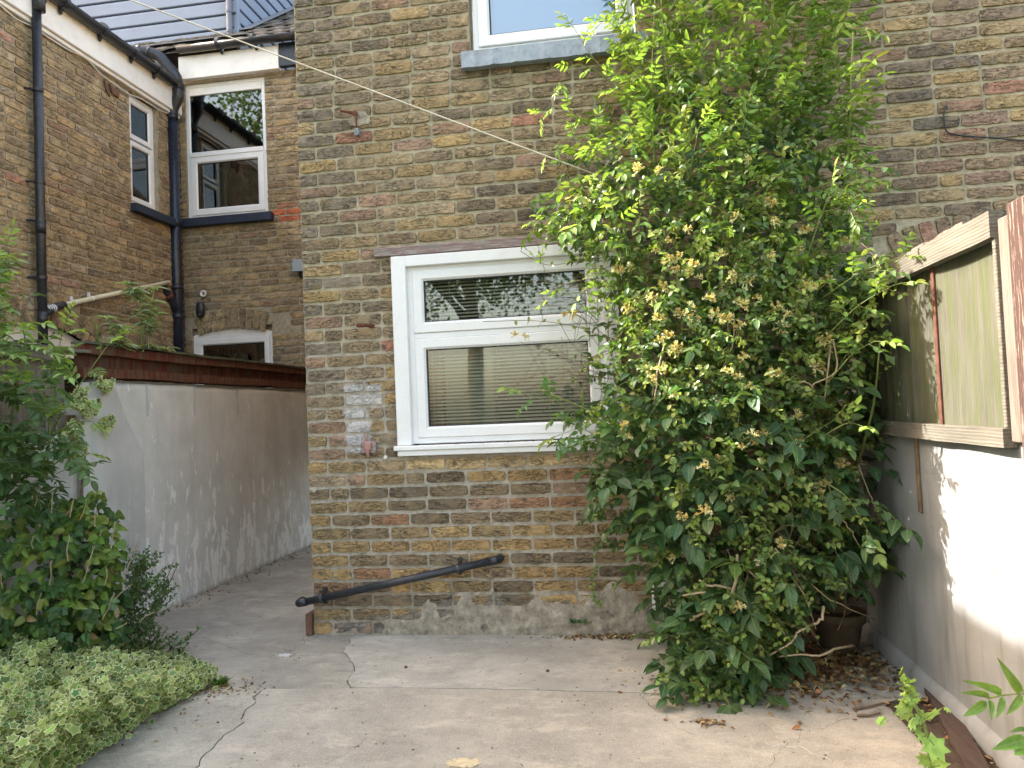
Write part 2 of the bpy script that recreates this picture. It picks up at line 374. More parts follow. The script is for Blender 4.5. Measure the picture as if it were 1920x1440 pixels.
# leaf templates: (along, across, lift), faces, uv(edge, along)
def ovate(nseg=4, fold=.18, curl=.22, wmax=.42, power=.9):
    V = [(0, 0, 0)]; U = [(0, 0)]; Fc = []
    for i in range(1, nseg):
        t = i/nseg; wd = math.sin(math.pi*t**wmax_exp(wmax))**power; z = -curl*t*t
        V += [(t, -.5*wd, z+fold*wd*.5), (t, 0, z), (t, .5*wd, z+fold*wd*.5)]; U += [(1, t), (0, t), (1, t)]
    V.append((1, 0, -curl)); U.append((0, 1)); e = len(V)-1
    Fc += [(0, 1, 2), (0, 2, 3)]
    for i in range(nseg-2):
        b = 1+3*i; Fc += [(b, b+3, b+4, b+1), (b+1, b+4, b+5, b+2)]
    b = 1+3*(nseg-2); Fc += [(b, e, b+1), (b+1, e, b+2)]
    return np.array(V, float), Fc, np.array(U, float)
def wmax_exp(w): return math.log(.5)/math.log(w)
def lobed(n=5, depth=.45, cup=.12):
    V = [(0, 0, 0)]; U = [(0, .5)]; c = np.array((.42, 0)); ring = []
    angs = []
    for k in range(n):
        a0 = math.pi+math.pi/n+2*math.pi*(k)/n+ (0)
        angs.append((a0-math.pi/n, 1-depth)); angs.append((a0, 1.0))
    V = [(.42, 0, 0)]; U = [(0, .5)]
    for sc, u in ((.58, .5), (1.0, 1.0)):
        for i, (a, r) in enumerate(angs):
            rr = r*.55*sc if u == 1.0 else (r*.5+.3)*.5*.75
            V.append((.42+rr*math.cos(a), rr*math.sin(a), cup*(rr**2)*(1 if i % 2 else -.6))); U.append((u, .5))
    m_ = len(angs); Fc = [(0, 1+i, 1+(i+1) % m_) for i in range(m_)]+[(1+i, 1+m_+i, 1+m_+(i+1) % m_, 1+(i+1) % m_) for i in range(m_)]
    V = np.array(V, float); return V, Fc, np.array(U, float)
T_ash = ovate(5, .22, .18, .42, .85); T_hon = ovate(4, .22, .25, .45, .7); T_hyd = ovate(5, .2, .35, .42, .75)
T_ivy = lobed(5, .42); T_bud = ovate(4, .25, .55, .35, 1.0); T_pet = ovate(3, .5, .5, .5, .6); T_map = lobed(7, .38, -.3)
class Leaves:
    def __init__(s): s.p = []; s.d = []; s.n = []; s.s = []; s.c = []
    def add(s, p, d, n, L, W, c): s.p.append(p); s.d.append(d); s.n.append(n); s.s.append((L, W)); s.c.append(c)
    def build(s, name, mat, T, parent=None):
        P = np.array(s.p, float); Dr = np.array(s.d, float); Nn = np.array(s.n, float); S = np.array(s.s); Cc = np.array(s.c, float)
        off = np.array(parent.location) if parent is not None else np.zeros(3)
        Dr /= np.linalg.norm(Dr, axis=1, keepdims=True)+1e-9
        Nn -= Dr*np.sum(Dr*Nn, 1, keepdims=True); Nn /= np.linalg.norm(Nn, axis=1, keepdims=True)+1e-9
        B = np.cross(Nn, Dr); V, Fc, U = T; n, k = len(P), len(V)
        jit = 1+rng.normal(0, .25, (n, 1))
        W = (P[:, None, :]+Dr[:, None, :]*(V[None, :, 0:1]*S[:, None, 0:1])+B[:, None, :]*(V[None, :, 1:2]*S[:, None, 1:2])
             + Nn[:, None, :]*(V[None, :, 2:3]*S[:, None, 0:1]*jit[:, None, :]))-off
        W = W.reshape(-1, 3)
        tot = np.array([len(f) for f in Fc]); flat = np.array([i for f in Fc for i in f])
        loops = (flat[None, :]+(np.arange(n)*k)[:, None]).ravel(); sizes = np.tile(tot, n); starts = np.concatenate([[0], np.cumsum(sizes)[:-1]])
        me = bpy.data.meshes.new(name); me.vertices.add(n*k); me.vertices.foreach_set('co', W.astype(np.float32).ravel())
        me.loops.add(len(loops)); me.loops.foreach_set('vertex_index', loops.astype(np.int32))
        me.polygons.add(len(sizes)); me.polygons.foreach_set('loop_start', starts.astype(np.int32))
        me.update(calc_edges=True)
        me.polygons.foreach_set('use_smooth', np.ones(len(sizes), bool))
        ca = me.color_attributes.new('Col', 'FLOAT_COLOR', 'POINT')
        cc = np.repeat(np.hstack([Cc, np.ones((n, 1))]), k, axis=0); ca.data.foreach_set('color', cc.astype(np.float32).ravel())
        uv = me.uv_layers.new(name='UVMap'); uv.data.foreach_set('uv', U[np.tile(flat, n)].astype(np.float32).ravel())
        me.materials.append(mat); me.validate(); o = bpy.data.objects.new(name, me); C.objects.link(o)
        if parent is not None: o.parent = parent
        return o
def unit(v): v = np.array(v, float); return v/(np.linalg.norm(v)+1e-9)
def rnd(s=1.0): return rng.normal(0, s, 3)
def shade(c, v=.18): k = math.exp(rng.normal(0, v)); return tuple(np.clip(np.array(c)*k*(1+rng.normal(0, .06, 3)), 0, 1))
def compound(L, st, p, d, length, npair, ll, lw, col, droop=.5, sag=.35, jit=.18):
    """one pinnate leaf: a thin rachis with paired leaflets and one at its tip"""
    d = unit(d); pts = []; q = np.array(p, float); cur = d.copy()
    for i in range(7):
        pts.append(q.copy()); q = q+cur*length/6; cur = unit(cur+np.array((0, 0, -sag/6)))
    st.tube(pts, [.0022*(1-.5*i/6) for i in range(7)], 3, False)
    side = unit(np.cross(d, (0, 0, 1))+rnd(.15)); up = unit(np.cross(side, d))
    if up[2] < 0: up = -up
    for i in range(npair):
        t = .28+.62*i/max(npair-1, 1); k = t*6; a = int(k); f = k-a; b = pts[a]*(1-f)+pts[min(a+1, 6)]*f
        for sg in (-1, 1):
            dd = unit(side*sg*.95+d*.55+np.array((0, 0, -droop*rng.uniform(.2, 1)))+rnd(jit))
            nn = unit(up+rnd(.3)+side*sg*.25); sc = rng.uniform(.8, 1.12)*(.82+.3*math.sin(math.pi*t))
            L.add(b, dd, nn, ll*sc, lw*sc, shade(col, .14))
    L.add(pts[-1], unit(cur+rnd(.15)), unit(up+rnd(.3)), ll*1.1, lw*1.1, shade(col, .14))

# ------------------------------------------------------------------ brickwork
PAL_MAIN = [((.245, .20, .125), 5), ((.20, .168, .115), 4), ((.275, .215, .115), 3), ((.31, .235, .11), 1.6), ((.155, .13, .095), 2), ((.25, .175, .13), 1.3), ((.10, .085, .068), .6), ((.31, .165, .12), .25), ((.28, .235, .165), 1.2)]
PAL_LOW = [((.285, .205, .095), 4), ((.18, .142, .09), 4), ((.225, .172, .09), 3), ((.12, .096, .068), 3), ((.23, .135, .08), 1.3), ((.33, .24, .11), 1.5), ((.24, .165, .12), .8)]
PAL_RIGHT = [((.28, .225, .14), 4), ((.23, .18, .13), 4), ((.32, .245, .13), 2.5), ((.26, .18, .14), 1.8), ((.17, .14, .11), 2), ((.33, .19, .145), .5), ((.12, .105, .09), .8)]
PAL_FAR = [((.30, .25, .155), 5), ((.255, .212, .14), 4), ((.335, .275, .16), 3), ((.29, .21, .15), .9), ((.20, .17, .12), 1.2), ((.34, .20, .15), .2), ((.33, .29, .21), 1)]
PAL_BACK = [((.27, .228, .145), 5), ((.23, .195, .13), 4), ((.30, .25, .145), 3), ((.26, .19, .135), .7), ((.175, .15, .11), 1.4), ((.34, .17, .11), .1)]
def bshade(c):
    k = 1.25*math.exp(random.gauss(0, .10)); t = random.gauss(0, .022); return (c[0]*k*(1.06+t), c[1]*k*.975, c[2]*k*(.97-t))
def pick(pal):
    t = random.random()*sum(w_ for _, w_ in pal)
    for c, w_ in pal:
        t -= w_
        if t <= 0: return c
    return pal[0][0]
from mathutils import noise as MN
def smear(a, z):                                             # mortar and cement slobbered over the brick faces
    v = MN.noise(Vector((a*3.1, 0, z*5.3)))+.5*MN.noise(Vector((a*9, 4, z*14)))
    k = (.36-z*1.9)+(.18 if a > -1.2 else -.15)+(.0 if a < 1 else -.3)
    t = v+k*1.6 if z < .42 else v*1.0-.66
    return .0135*max(0, min(1, t*2.2))
def brickwork(name, org, u, nrm, u0, u1, z0, z1, openings, mats, parent, pal, hi=True, arches=(), L=.238, Hc=.078, phase=0.0, joint=.0138, sheet=True, wob=1.0):
    org = np.array(org, float); u = np.array(u, float); nrm = np.array(nrm, float); Z = np.array((0, 0, 1.0)); mb = MB()
    W = lambda a, z, d: org+u*a+Z*z+nrm*d
    def brick(a0, a1, b0, b1, col, dep=None, ang=0.0):
        nx, nz = (6, 4) if hi else (4, 3)
        wj = .0015*wob if hi else .0012; dep = random.uniform(-.001, .0045) if dep is None else dep
        g = []; cx, cz = (a0+a1)/2, (b0+b1)/2; tl = random.gauss(0, .004)
        tx, tz = random.gauss(0, .006), random.gauss(0, .01)
        for j in range(nz):
            for i in range(nx):
                fx, fz = i/(nx-1), j/(nz-1); ex = i in (0, nx-1); ez = j in (0, nz-1)
                x = a0+(a1-a0)*fx; z = b0+(b1-b0)*fz
                if ex and ez: x += (.5-fx)*.007; z += (.5-fz)*.006
                x += random.gauss(0, wj)*(1 if ex else .6); z += random.gauss(0, wj)*(1 if ez else .4)
                d = dep+(x-cx)*tx+(z-cz)*tz+random.gauss(0, .0011)-(.0016 if (ex or ez) else 0)
                z += (x-cx)*tl
                if ang: dx, dz = x-cx, z-cz; x, z = cx+dx*math.cos(ang)-dz*math.sin(ang), cz+dx*math.sin(ang)+dz*math.cos(ang)
                g.append((x, z, d))
        vs = [W(*p) for p in g]; fs = [(j*nx+i, j*nx+i+1, (j+1)*nx+i+1, (j+1)*nx+i) for j in range(nz-1) for i in range(nx-1)]
        per = [i for i in range(nx)]+[j*nx+nx-1 for j in range(1, nz)]+[(nz-1)*nx+i for i in range(nx-2, -1, -1)]+[j*nx for j in range(nz-2, 0, -1)]
        b = len(vs); vs += [W(g[i][0], g[i][1], -.014) for i in per]; n = len(per)
        fs += [(per[k], b+k, b+(k+1) % n, per[(k+1) % n]) for k in range(n)]
        mb.col = (*bshade(col), random.random()); mb.add(vs, fs, 0)
    k0 = int(math.floor(z0/Hc)); k = k0
    while k*Hc < z1:
        bj = joint*1.32; b0, b1 = max(k*Hc+bj/2, z0), min((k+1)*Hc-bj/2, z1)
        if b1-b0 > .012:
            zc = (b0+b1)/2; runs = [(u0, u1)]
            for (oa, ob, oz0, oz1) in openings:
                if oz0 < zc < oz1:
                    nr = []
                    for ra, rb in runs:
                        if ob <= ra or oa >= rb: nr.append((ra, rb)); continue
                        if oa-ra > .02: nr.append((ra, oa))
                        if rb-ob > .02: nr.append((ob, rb))
                    runs = nr
            st = u0-phase+(0 if k % 2 else L/2)+random.uniform(-.012, .012); x = st-L
            while x < u1:
                ln = L if random.random() > .05 else L/2
                for ra, rb in runs:
                    a0, a1 = max(x+joint/2, ra+random.uniform(-.003, .005)), min(x+ln-joint/2, rb-random.uniform(-.001, .003))
                    if a1-a0 > .02:
                        c = pal((a0+a1)/2, zc) if callable(pal) else pick(pal)
                        skip = False
                        for (ca, cz_, ri, ro, az0) in arches:
                            if (a0+a1)/2 > ca-.9 and math.hypot((a0+a1)/2-ca, zc-cz_) < ro and zc > az0-.02 and abs((a0+a1)/2-ca) < ri*.98: skip = True
                        if not skip: brick(a0, a1, b0+random.gauss(0, .0012), b1+random.gauss(0, .0012), c)
                x += ln
        k += 1
    for (ca, cz_, ri, ro, az0) in arches:                    # rings of bricks on edge over a segmental opening
        half = math.asin(min(.999, ri and (az0 and abs(az0-cz_)) and math.sqrt(max(ri*ri-(az0-cz_)**2, .0001))/ri)); nb = max(3, int(2*half*ri/.075))
        rings = [(ri, ri+.105), (ri+.115, ri+.215)] if ro-ri > .15 else [(ri, ro)]
        for r0, r1 in rings:
            for i in range(nb):
                t = -half+(i+.5)*2*half/nb; rr = (r0+r1)/2
                a, z = ca+rr*math.sin(t), cz_+rr*math.cos(t); hw = half*r0/nb*.93-.003
                brick(a-hw, a+hw, z-(r1-r0)/2, z+(r1-r0)/2, pick(pal) if not callable(pal) else pal(a, z), .0045, -t)
    mb.col = (.3, .26, .2, .5)
    if sheet:                                                # the mortar bed behind the bricks, cut round the openings
        step = .035 if hi else .12
        U = sorted(set([round(v, 4) for v in np.arange(u0, u1, step)]+[u0, u1]+[v for o_ in openings for v in o_[:2] if u0 < v < u1]))
        Zs = sorted(set([round(v, 4) for v in np.arange(z0, z1, step)]+[z0, z1]+[v for o_ in openings for v in o_[2:] if z0 < v < z1]))
        idx = {}; vs = []; fs = []
        def vi(i, j):
            if (i, j) not in idx: idx[(i, j)] = len(vs); vs.append(W(U[i], Zs[j], -.0080+(smear(U[i], Zs[j]) if hi and wob == 1.0 else 0)+random.gauss(0, .0014 if hi else .0008)))
            return idx[(i, j)]
        for i in range(len(U)-1):
            for j in range(len(Zs)-1):
                ua, za = (U[i]+U[i+1])/2, (Zs[j]+Zs[j+1])/2
                if any(o_[0] < ua < o_[1] and o_[2] < za < o_[3] for o_ in openings): continue
                fs.append((vi(i, j), vi(i+1, j), vi(i+1, j+1), vi(i, j+1)))
        mb.add(vs, fs, 1)
        for (oa, ob, oz0, oz1) in openings:                  # reveals
            for (p, q) in (((oa, oz0), (oa, oz1)), ((oa, oz1), (ob, oz1)), ((ob, oz1), (ob, oz0)), ((ob, oz0), (oa, oz0))):
                mb.add([W(p[0], p[1], -.004), W(q[0], q[1], -.004), W(q[0], q[1], -.14), W(p[0], p[1], -.14)], [(0, 1, 2, 3)], 1)
    return mb.build(name, mats, parent, fix=False)
def window(parent, org, u, nrm, a0, a1, z0, z1, sashes, fw=.055, sf=.055, depth=.07, glass='glass', dep=0.0, room=.5, roommat='room', name='window', arch=0):
    """uPVC window: outer frame, sashes each with own rim, gasket and pane; a dim room behind"""
    org = np.array(org, float); u = np.array(u, float); nrm = np.array(nrm, float); W = lambda a, z, d: org+u*a+np.array((0, 0, z))+nrm*d
    def pr(mb, a, b, c, d, e0, e1):                          # block from (a,c) to (b,d), depth e0..e1
        mb.prism([W(a, c, e0), W(b, c, e0), W(b, d, e0), W(a, d, e0)], nrm*(e1-e0))
    def rim(mb, a, b, c, d, w_, e0, e1, ch=.012):            # mitred rim with an inner chamfer
        o_ = [(a, c), (b, c), (b, d), (a, d)]; i1 = [(a+w_-ch, c+w_-ch), (b-w_+ch, c+w_-ch), (b-w_+ch, d-w_+ch), (a+w_-ch, d-w_+ch)]
        i2 = [(a+w_, c+w_), (b-w_, c+w_), (b-w_, d-w_), (a+w_, d-w_)]; b4 = .004
        o2 = [(a+b4, c+b4), (b-b4, c+b4), (b-b4, d-b4), (a+b4, d-b4)]
        lay = [(o_, e0), (o_, e1-b4), (o2, e1), (i1, e1), (i2, e1-ch), (i2, e0)]
        vs = [W(x, z, e) for ps, e in lay for x, z in ps]; fs = [(r*4+k, r*4+(k+1) % 4, (r+1)*4+(k+1) % 4, (r+1)*4+k) for r in range(len(lay)-1) for k in range(4)]
        mb.add(vs, fs)
    win = MB(); rim(win, a0, a1, z0, z1, fw, dep-depth, dep); wo = win.build(name, M['upvc'], parent)
    for (sa, sb, sz0, sz1) in sashes:
        s = MB(); rim(s, sa, sb, sz0, sz1, sf, dep-.05, dep+.012); s.build('sash', M['upvc'], wo)
        g = MB(); rim(g, sa+sf-.0005, sb-sf+.0005, sz0+sf-.0005, sz1-sf+.0005, .006, dep-.03, dep-.004, .001); 
        g.build('gasket', M['gasket'], wo)
        p = MB(); pr(p, sa+sf-.003, sb-sf+.003, sz0+sf-.003, sz1-sf+.003, dep-.018, dep-.014); p.build('pane', M[glass], wo)
    return wo

# ------------------------------------------------------------------ ground
def zpt(x, y, z=0.0): p = hit(x, y, 2, z); return (float(p[0]), float(p[1]))
def jag(a, b, n=14, amp=.008, seed=0):
    r = random.Random(seed); a = np.array(a, float); b = np.array(b, float); d = b-a; L = np.linalg.norm(d); nn = np.array((-d[1], d[0]))/L
    out = []; off = 0
    for i in range(n+1):
        off = off*.6+r.gauss(0, amp); k = math.sin(math.pi*i/n)**.4 if 0 < i < n else 0
        out.append(tuple(a+d*i/n+nn*off*k))
    return out
def chain(*pts, amp=.008, seed=0):
    o = []
    for i in range(len(pts)-1): o += jag(pts[i], pts[i+1], 10, amp, seed+i)[:-1]
    return o+[tuple(pts[-1])]
def shift(poly, dx, dy): return [(x+dx, y+dy) for x, y in poly]
def slab(name, poly, mat, top=0.0, thick=.06):
    import bmesh
    bm = bmesh.new(); vs = [bm.verts.new((x, y, top)) for x, y in poly]; f = bm.faces.new(vs)
    r = bmesh.ops.extrude_face_region(bm, geom=[f]); lows = [v for v in r['geom'] if isinstance(v, bmesh.types.BMVert)]
    for v in lows: v.co.z -= thick
    bmesh.ops.recalc_face_normals(bm, faces=bm.faces)
    me = bpy.data.meshes.new(name); bm.to_mesh(me); bm.free(); me.materials.append(mat)
    o = bpy.data.objects.new(name, me); C.objects.link(o); o['kind'] = 'structure'; return o
g = MB(); g.add([(-60, -60, -.05), (60, -60, -.05), (60, 60, -.05), (-60, 60, -.05)], [(0, 1, 2, 3)])
o = g.build('ground', M['soil']); o['kind'] = 'structure'
M['added_lawn'] = plain('added_lawn', (.045, .075, .022), .9, .1, .35, 3, .8, 40)
g = MB(); g.add([(-30, -40, -.03), (30, -40, -.03), (30, -5.2, -.03), (-30, -5.2, -.03)], [(0, 1, 2, 3)]); o = g.build('added_lawn', M['added_lawn']); o['kind'] = 'structure'  # unseen dark ground added behind the camera to darken the pane reflections
J0, J1 = zpt(488, 1292), (1.22, -.855)
jl = chain(J0, zpt(760, 1290), zpt(1000, 1294), J1, amp=.003, seed=3)
K = chain(zpt(655, 1291), zpt(664, 1252), zpt(642, 1222), (-1.62, 0.02), amp=.008, seed=9)
Dg = chain(J0, zpt(455, 1345), zpt(405, 1395), (-1.62, -1.62), (-1.3, -2.4), (-1.2, -5), amp=.01, seed=21)
kx = zpt(655, 1291)[0]
jr = [p for p in jl if p[0] > kx]; jlft = [p for p in jl if p[0] <= kx]
g0 = .0022
slab('concrete_slab_front', shift(jl, 0, -g0)+[(1.06, -1.0), (1.03, -5)]+shift(Dg, g0, 0)[::-1][:-1], M['conc_a'])
slab('concrete_strip', [(kx+.004, jr[0][1]+.002)]+shift(jr, 0, g0)+[(1.24, .05), (-1.6, .05)]+shift(K, g0, 0)[::-1][1:-1], M['conc_b'], .002)
Lc = chain((-3.25, -.86), zpt(360, 1303), zpt(430, 1290), J0, amp=.006, seed=40)
slab('concrete_alley', shift(Lc, 0, g0)+shift(jlft, 0, g0)[1:]+shift(K, -g0, 0)[:-1]+[(-1.64, .05), (-1.80, .05), (-1.80, 3.6), (-3.25, 3.6)], M['conc_c'], -.002)
slab('concrete_slab_left', [(-3.25, -5)]+shift(Lc, 0, -g0)+shift(Dg, -g0, 0)[1:], M['conc_d'], .003)
# thin cracks, splashes
def ribbon(mb, pts, w_, z):
    w_ *= .6
    for i in range(len(pts)-1):
        a, b = np.array(pts[i]), np.array(pts[i+1]); d = b-a; nn = np.array((-d[1], d[0]))/(np.linalg.norm(d)+1e-9)*w_*random.uniform(.5, 1.3)
        mb.add([(*(a-nn), z), (*(b-nn*.8), z), (*(b+nn*.8), z), (*(a+nn), z)], [(0, 1, 2, 3)])
cr = MB()
for pts, w_ in [((zpt(535, 1218), zpt(548, 1226), zpt(556, 1240)), .003), ((zpt(505, 1232), zpt(545, 1222), zpt(578, 1190)), .002), ((zpt(380, 1195), zpt(450, 1222), zpt(520, 1236)), .0016),
                ((zpt(1660, 1330), zpt(1560, 1360), zpt(1500, 1380), zpt(1440, 1440)), .0013), ((zpt(1200, 1300), zpt(1230, 1330), zpt(1300, 1380)), .0012),
                ((zpt(610, 1440), zpt(690, 1385), zpt(800, 1400)), .0010), ((zpt(1110, 1240), zpt(1160, 1262), zpt(1240, 1240)), .0010)]:
    ribbon(cr, chain(*pts, amp=.012, seed=int(pts[0][0]*100)), w_, .0045)
o = cr.build('ground_cracks', M['crack']); o['kind'] = 'structure'
lc = MB()
ribbon(lc, chain(zpt(1405, 1378), zpt(1440, 1398), zpt(1500, 1402), zpt(1560, 1432), amp=.01, seed=5), .0022, .0055)
ribbon(lc, chain(zpt(1415, 1395), zpt(1412, 1440), amp=.01, seed=6), .0018, .0055)
o = lc.build('ground_filler_lines', M['stain_w']); o['kind'] = 'structure'
def blob(name, c, rx, ry, mat, z, seed, n=46, rag=.28, holes=0):
    r = random.Random(seed); mb = MB(); pts = []
    ph = [r.uniform(0, 6.28) for _ in range(8)]
    for i in range(n):
        a = 2*math.pi*i/n; k = 1+sum(rag/(j+1.5)*math.sin((j+2)*a+ph[j]) for j in range(8))*.6+r.gauss(0, rag*.12)
        pts.append((c[0]+rx*k*math.cos(a), c[1]+ry*k*math.sin(a), z))
    mb.add([(c[0], c[1], z)]+pts, [(0, 1+i, 1+(i+1) % n) for i in range(n)]); o = mb.build(name, mat); return o
def flecks(name, c, rx, ry, mat, z, seed, n=150):
    r = random.Random(seed); mb = MB()
    for i in range(n):
        a = r.uniform(0, 6.283); d = abs(r.gauss(0, .42)); x, y = c[0]+rx*d*math.cos(a), c[1]+ry*d*math.sin(a); q = max(.15, 1-d)*.020*r.uniform(.4, 1.2); k = r.choice([5, 6, 7, 8])
        pts = [(x+q*r.uniform(.6, 1.3)*math.cos(6.283*t/k), y+q*r.uniform(.6, 1.3)*math.sin(6.283*t/k), z+i*.000004) for t in range(k)]
        mb.add(pts, [tuple(range(k))])
    return mb.build(name, mat)
o = flecks('white_splash', zpt(534, 1228), .05, .045, M['stain_w'], .0, 4, 110); props(o, 'whitish cement splash on the alley concrete in front of the house corner', 'stain')
o = flecks('yellow_stain', zpt(868, 1432), .095, .055, M['stain_y'], .0025, 8, 300); props(o, 'yellow paint stain at the bottom edge of the concrete yard', 'stain')
# soil and dirt along the right wall, bed on the left
def mound(name, xs, ys, f, mat, nx=24, ny=30):
    mb = MB(); vs = []
    for j in range(ny+1):
        for i in range(nx+1):
            x = xs[0]+(xs[1]-xs[0])*i/nx; y = ys[0]+(ys[1]-ys[0])*j/ny; vs.append((x, y, f(x, y)+random.gauss(0, .004)))
    mb.add(vs, [(j*(nx+1)+i, j*(nx+1)+i+1, (j+1)*(nx+1)+i+1, (j+1)*(nx+1)+i) for j in range(ny) for i in range(nx)])
    o = mb.build(name, mat, smooth=True); o['kind'] = 'structure'; return o
mound('soil_strip', (1.0, 1.24), (-4.5, -.9), lambda x, y: .004+.012*(x-1.0)/.24, M['soil'], 10, 90)
def bedh(x, y):
    e = -2.5+.10*math.sin(y*5)-.35*(max(0, -1.0-y)*.25)
    return -.04+.10*min(1, max(0, (e-x)/.5))
mound('planting_bed', (-5.5, -1.9), (-4.5, -.25), bedh, M['soil'], 40, 50)

# ------------------------------------------------------------------ main brick house
H1 = empty('brick_house', (0, 0, 0), 'yellow brick house facing the yard, its lower window half covered by the climbing shrub', 'house')
px = lambda x, y, d=0.0: (lambda p: (float(p[0]), float(p[2])))(hit(x, y, 1, d))
def palmain(a, z):
    if .94 < z < 1.0 and -1.25 < a < .1: return (.42, .335, .195)
    if z < 1.0+random.uniform(-.15, .15): return pick(PAL_LOW)
    if a > .9+random.uniform(-.2, .2): return pick(PAL_RIGHT)
    if a < -1.6 and z > 1.3 and random.random() < .5: return (.165, .148, .118)
    return pick(PAL_MAIN)
WX0, WX1, WZ0, WZ1 = -1.30, -.005, 1.075, 2.185
UX0, UX1, UZ0, UZ1 = -.79, .165, 3.335, 4.45
brickwork('wall', (0, 0, 0), (1, 0, 0), (0, -1, 0), -1.862, 3.4, 0.0, 4.95,
          [(WX0, WX1, 1.06, 2.25), (UX0, UX1, 3.24, UZ1), (1.36, 2.3, 1.0, 2.0)], [M['brick'], M['mortar']], H1, palmain,
          arches=((1.83, 1.15, .93, 1.04, 2.0),))
sw = MB()
brickwork('side_wall', (-1.862, 0, 0), (0, 1, 0), (-1, 0, 0), .003, 3.5, 0, 4.95, [], [M['brick2'], M['mortar2']], H1, lambda a, z: pick(PAL_MAIN), hi=False)
rb = MB(); rb.prism([(-2.0, -.2, 4.95), (3.6, -.2, 4.95), (3.6, 3.6, 6.2), (-2.0, 3.6, 6.2)], (0, 0, .12)); rb.build('roof', M['slate'], H1)
core = MB(); core.box((1.3, .06, .9), (2.4, .12, 2.1)); core.build('back_door', M['upvc'], H1)
# lower window: proud surround, frame, two sashes
sr = MB()
def rimbox(mb, a, b, c, d, wl, wt, wb, y0, y1):
    for q in (((a, c), (a+wl, d)), ((b-wl, c), (b, d))): mb.box((q[0][0], y0, q[0][1]), (q[1][0], y1, q[1][1]), .003)
    mb.box((a+wl, y0+.0005, d-wt), (b-wl, y1-.0005, d), .003)
    if wb: mb.box((a+wl, y0+.0005, c), (b-wl, y1-.0005, c+wb), .003)
rimbox(sr, WX0, WX1, WZ0+.015, WZ1, .085, .062, 0, -.045, .03)
s1 = MB(); 
win1 = window(H1, (0, 0, 0), (1, 0, 0), (0, -1, 0), WX0+.083, WX1-.083, WZ0+.02, WZ1-.060, 
              [(WX0+.118, WX1-.118, 1.735, WZ1-.085), (WX0+.118, WX1-.118, WZ0+.055, 1.700)], fw=.045, sf=.062, dep=.008, glass='glass')
sr.build('surround', M['upvc'], win1)
tr = MB(); tr.box((WX0+.118, -.012, 1.701), (WX1-.118, .04, 1.734), .003); tr.build('transom', M['upvc'], win1)
sl_ = MB(); sl_.box((WX0-.012, -.085, 1.062), (WX1+.012, -.0, 1.088), .004); sl_.box((WX0+.006, -.070, 1.030), (WX1-.006, -.0, 1.0615), .004); sl_.build('window_sill', M['upvc'], win1)
# blind and the dim room behind it
bl = MB(); ang = R(33); zz = 1.13
while zz < 2.10:
    dy, dz = .011*math.cos(ang), .011*math.sin(ang); sag = random.gauss(0, .0006)
    bl.add([(WX0+.12, .07-dy, zz-dz+sag), (WX1-.12, .07-dy, zz-dz-sag), (WX1-.12, .07, zz+.0015), (WX0+.12, .07, zz+.0015), (WX1-.12, .07+dy, zz+dz), (WX0+.12, .07+dy, zz+dz)],
           [(0, 1, 2, 3), (3, 2, 4, 5)]); zz += .0205
for xx in (-1.10, -.98, -.42, -.30): bl.box((xx-.001, .056, 1.12), (xx+.001, .058, 2.12))
bl.build('blind', M['blind'], win1)
rm = MB()
def room(mb, x0, x1, y0, y1, z0, z1):
    v = [(x0,y0,z0),(x1,y0,z0),(x1,y1,z0),(x0,y1,z0),(x0,y0,z1),(x1,y0,z1),(x1,y1,z1),(x0,y1,z1)]
    mb.add(v, [(0,1,2,3),(4,7,6,5),(2,6,7,3),(1,5,6,2),(0,3,7,4)])
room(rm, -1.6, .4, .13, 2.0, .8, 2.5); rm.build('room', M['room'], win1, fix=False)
cb = MB(); cb.box((-1.11, .40, 1.0), (-.80, .55, 1.72), .005); cb.build('cabinet', M['curtain'], win1)
rp = MB(); rp.box((-1.21, .30, .95), (-1.12, .36, 1.70)); rp.build('red_panel', M['redroom'], win1)
jm = MB(); jm.box((-1.215, .125, 1.0), (-.09, .13, 1.10)); jm.build('room_sill', M['upvc'], win1)
ln = MB()
n_ = 30; xs = np.linspace(-1.405, .06, n_+1); vs = []; fs = []
for i, x in enumerate(xs):
    e = random.gauss(0, .0015); vs += [(x, -.030+e, 2.196+e), (x, -.034+e, 2.24+random.gauss(0, .0015)), (x, .0, 2.252+e), (x, .0, 2.192)]
for i in range(n_): b = 4*i; fs += [(b+k, b+4+k, b+4+(k+1) % 4, b+(k+1) % 4) for k in range(4)]
fs += [(0, 1, 2, 3), (4*n_+3, 4*n_+2, 4*n_+1, 4*n_)]
ln.add(vs, fs); ln.build('lintel', M['lintel'], H1)
# upper window
win2 = window(H1, (0, 0, 0), (1, 0, 0), (0, -1, 0), UX0+.02, UX1-.01, UZ0+.012, UZ1-.01, [(UX0+.05, UX1-.04, UZ0+.055, UZ1-.04)], fw=.05, sf=.068, dep=-.03, glass='glassb')
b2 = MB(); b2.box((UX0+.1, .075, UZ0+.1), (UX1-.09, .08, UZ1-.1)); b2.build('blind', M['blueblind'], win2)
us = MB(); xs = np.linspace(-.832, .225, 41); vs = []; fs = []
for x in xs:
    e = random.gauss(0, .0015); vs += [(x, -.062+e, 3.240+random.gauss(0, .002)), (x, -.060+e, 3.334+e), (x, .02, 3.345), (x, .02, 3.245)]
for i in range(40): b = 4*i; fs += [(b+k, b+4+k, b+4+(k+1) % 4, b+(k+1) % 4) for k in range(4)]
fs += [(0, 1, 2, 3), (163, 162, 161, 160)]
us.add(vs, fs); us.build('window_sill', M['lead'], H1)
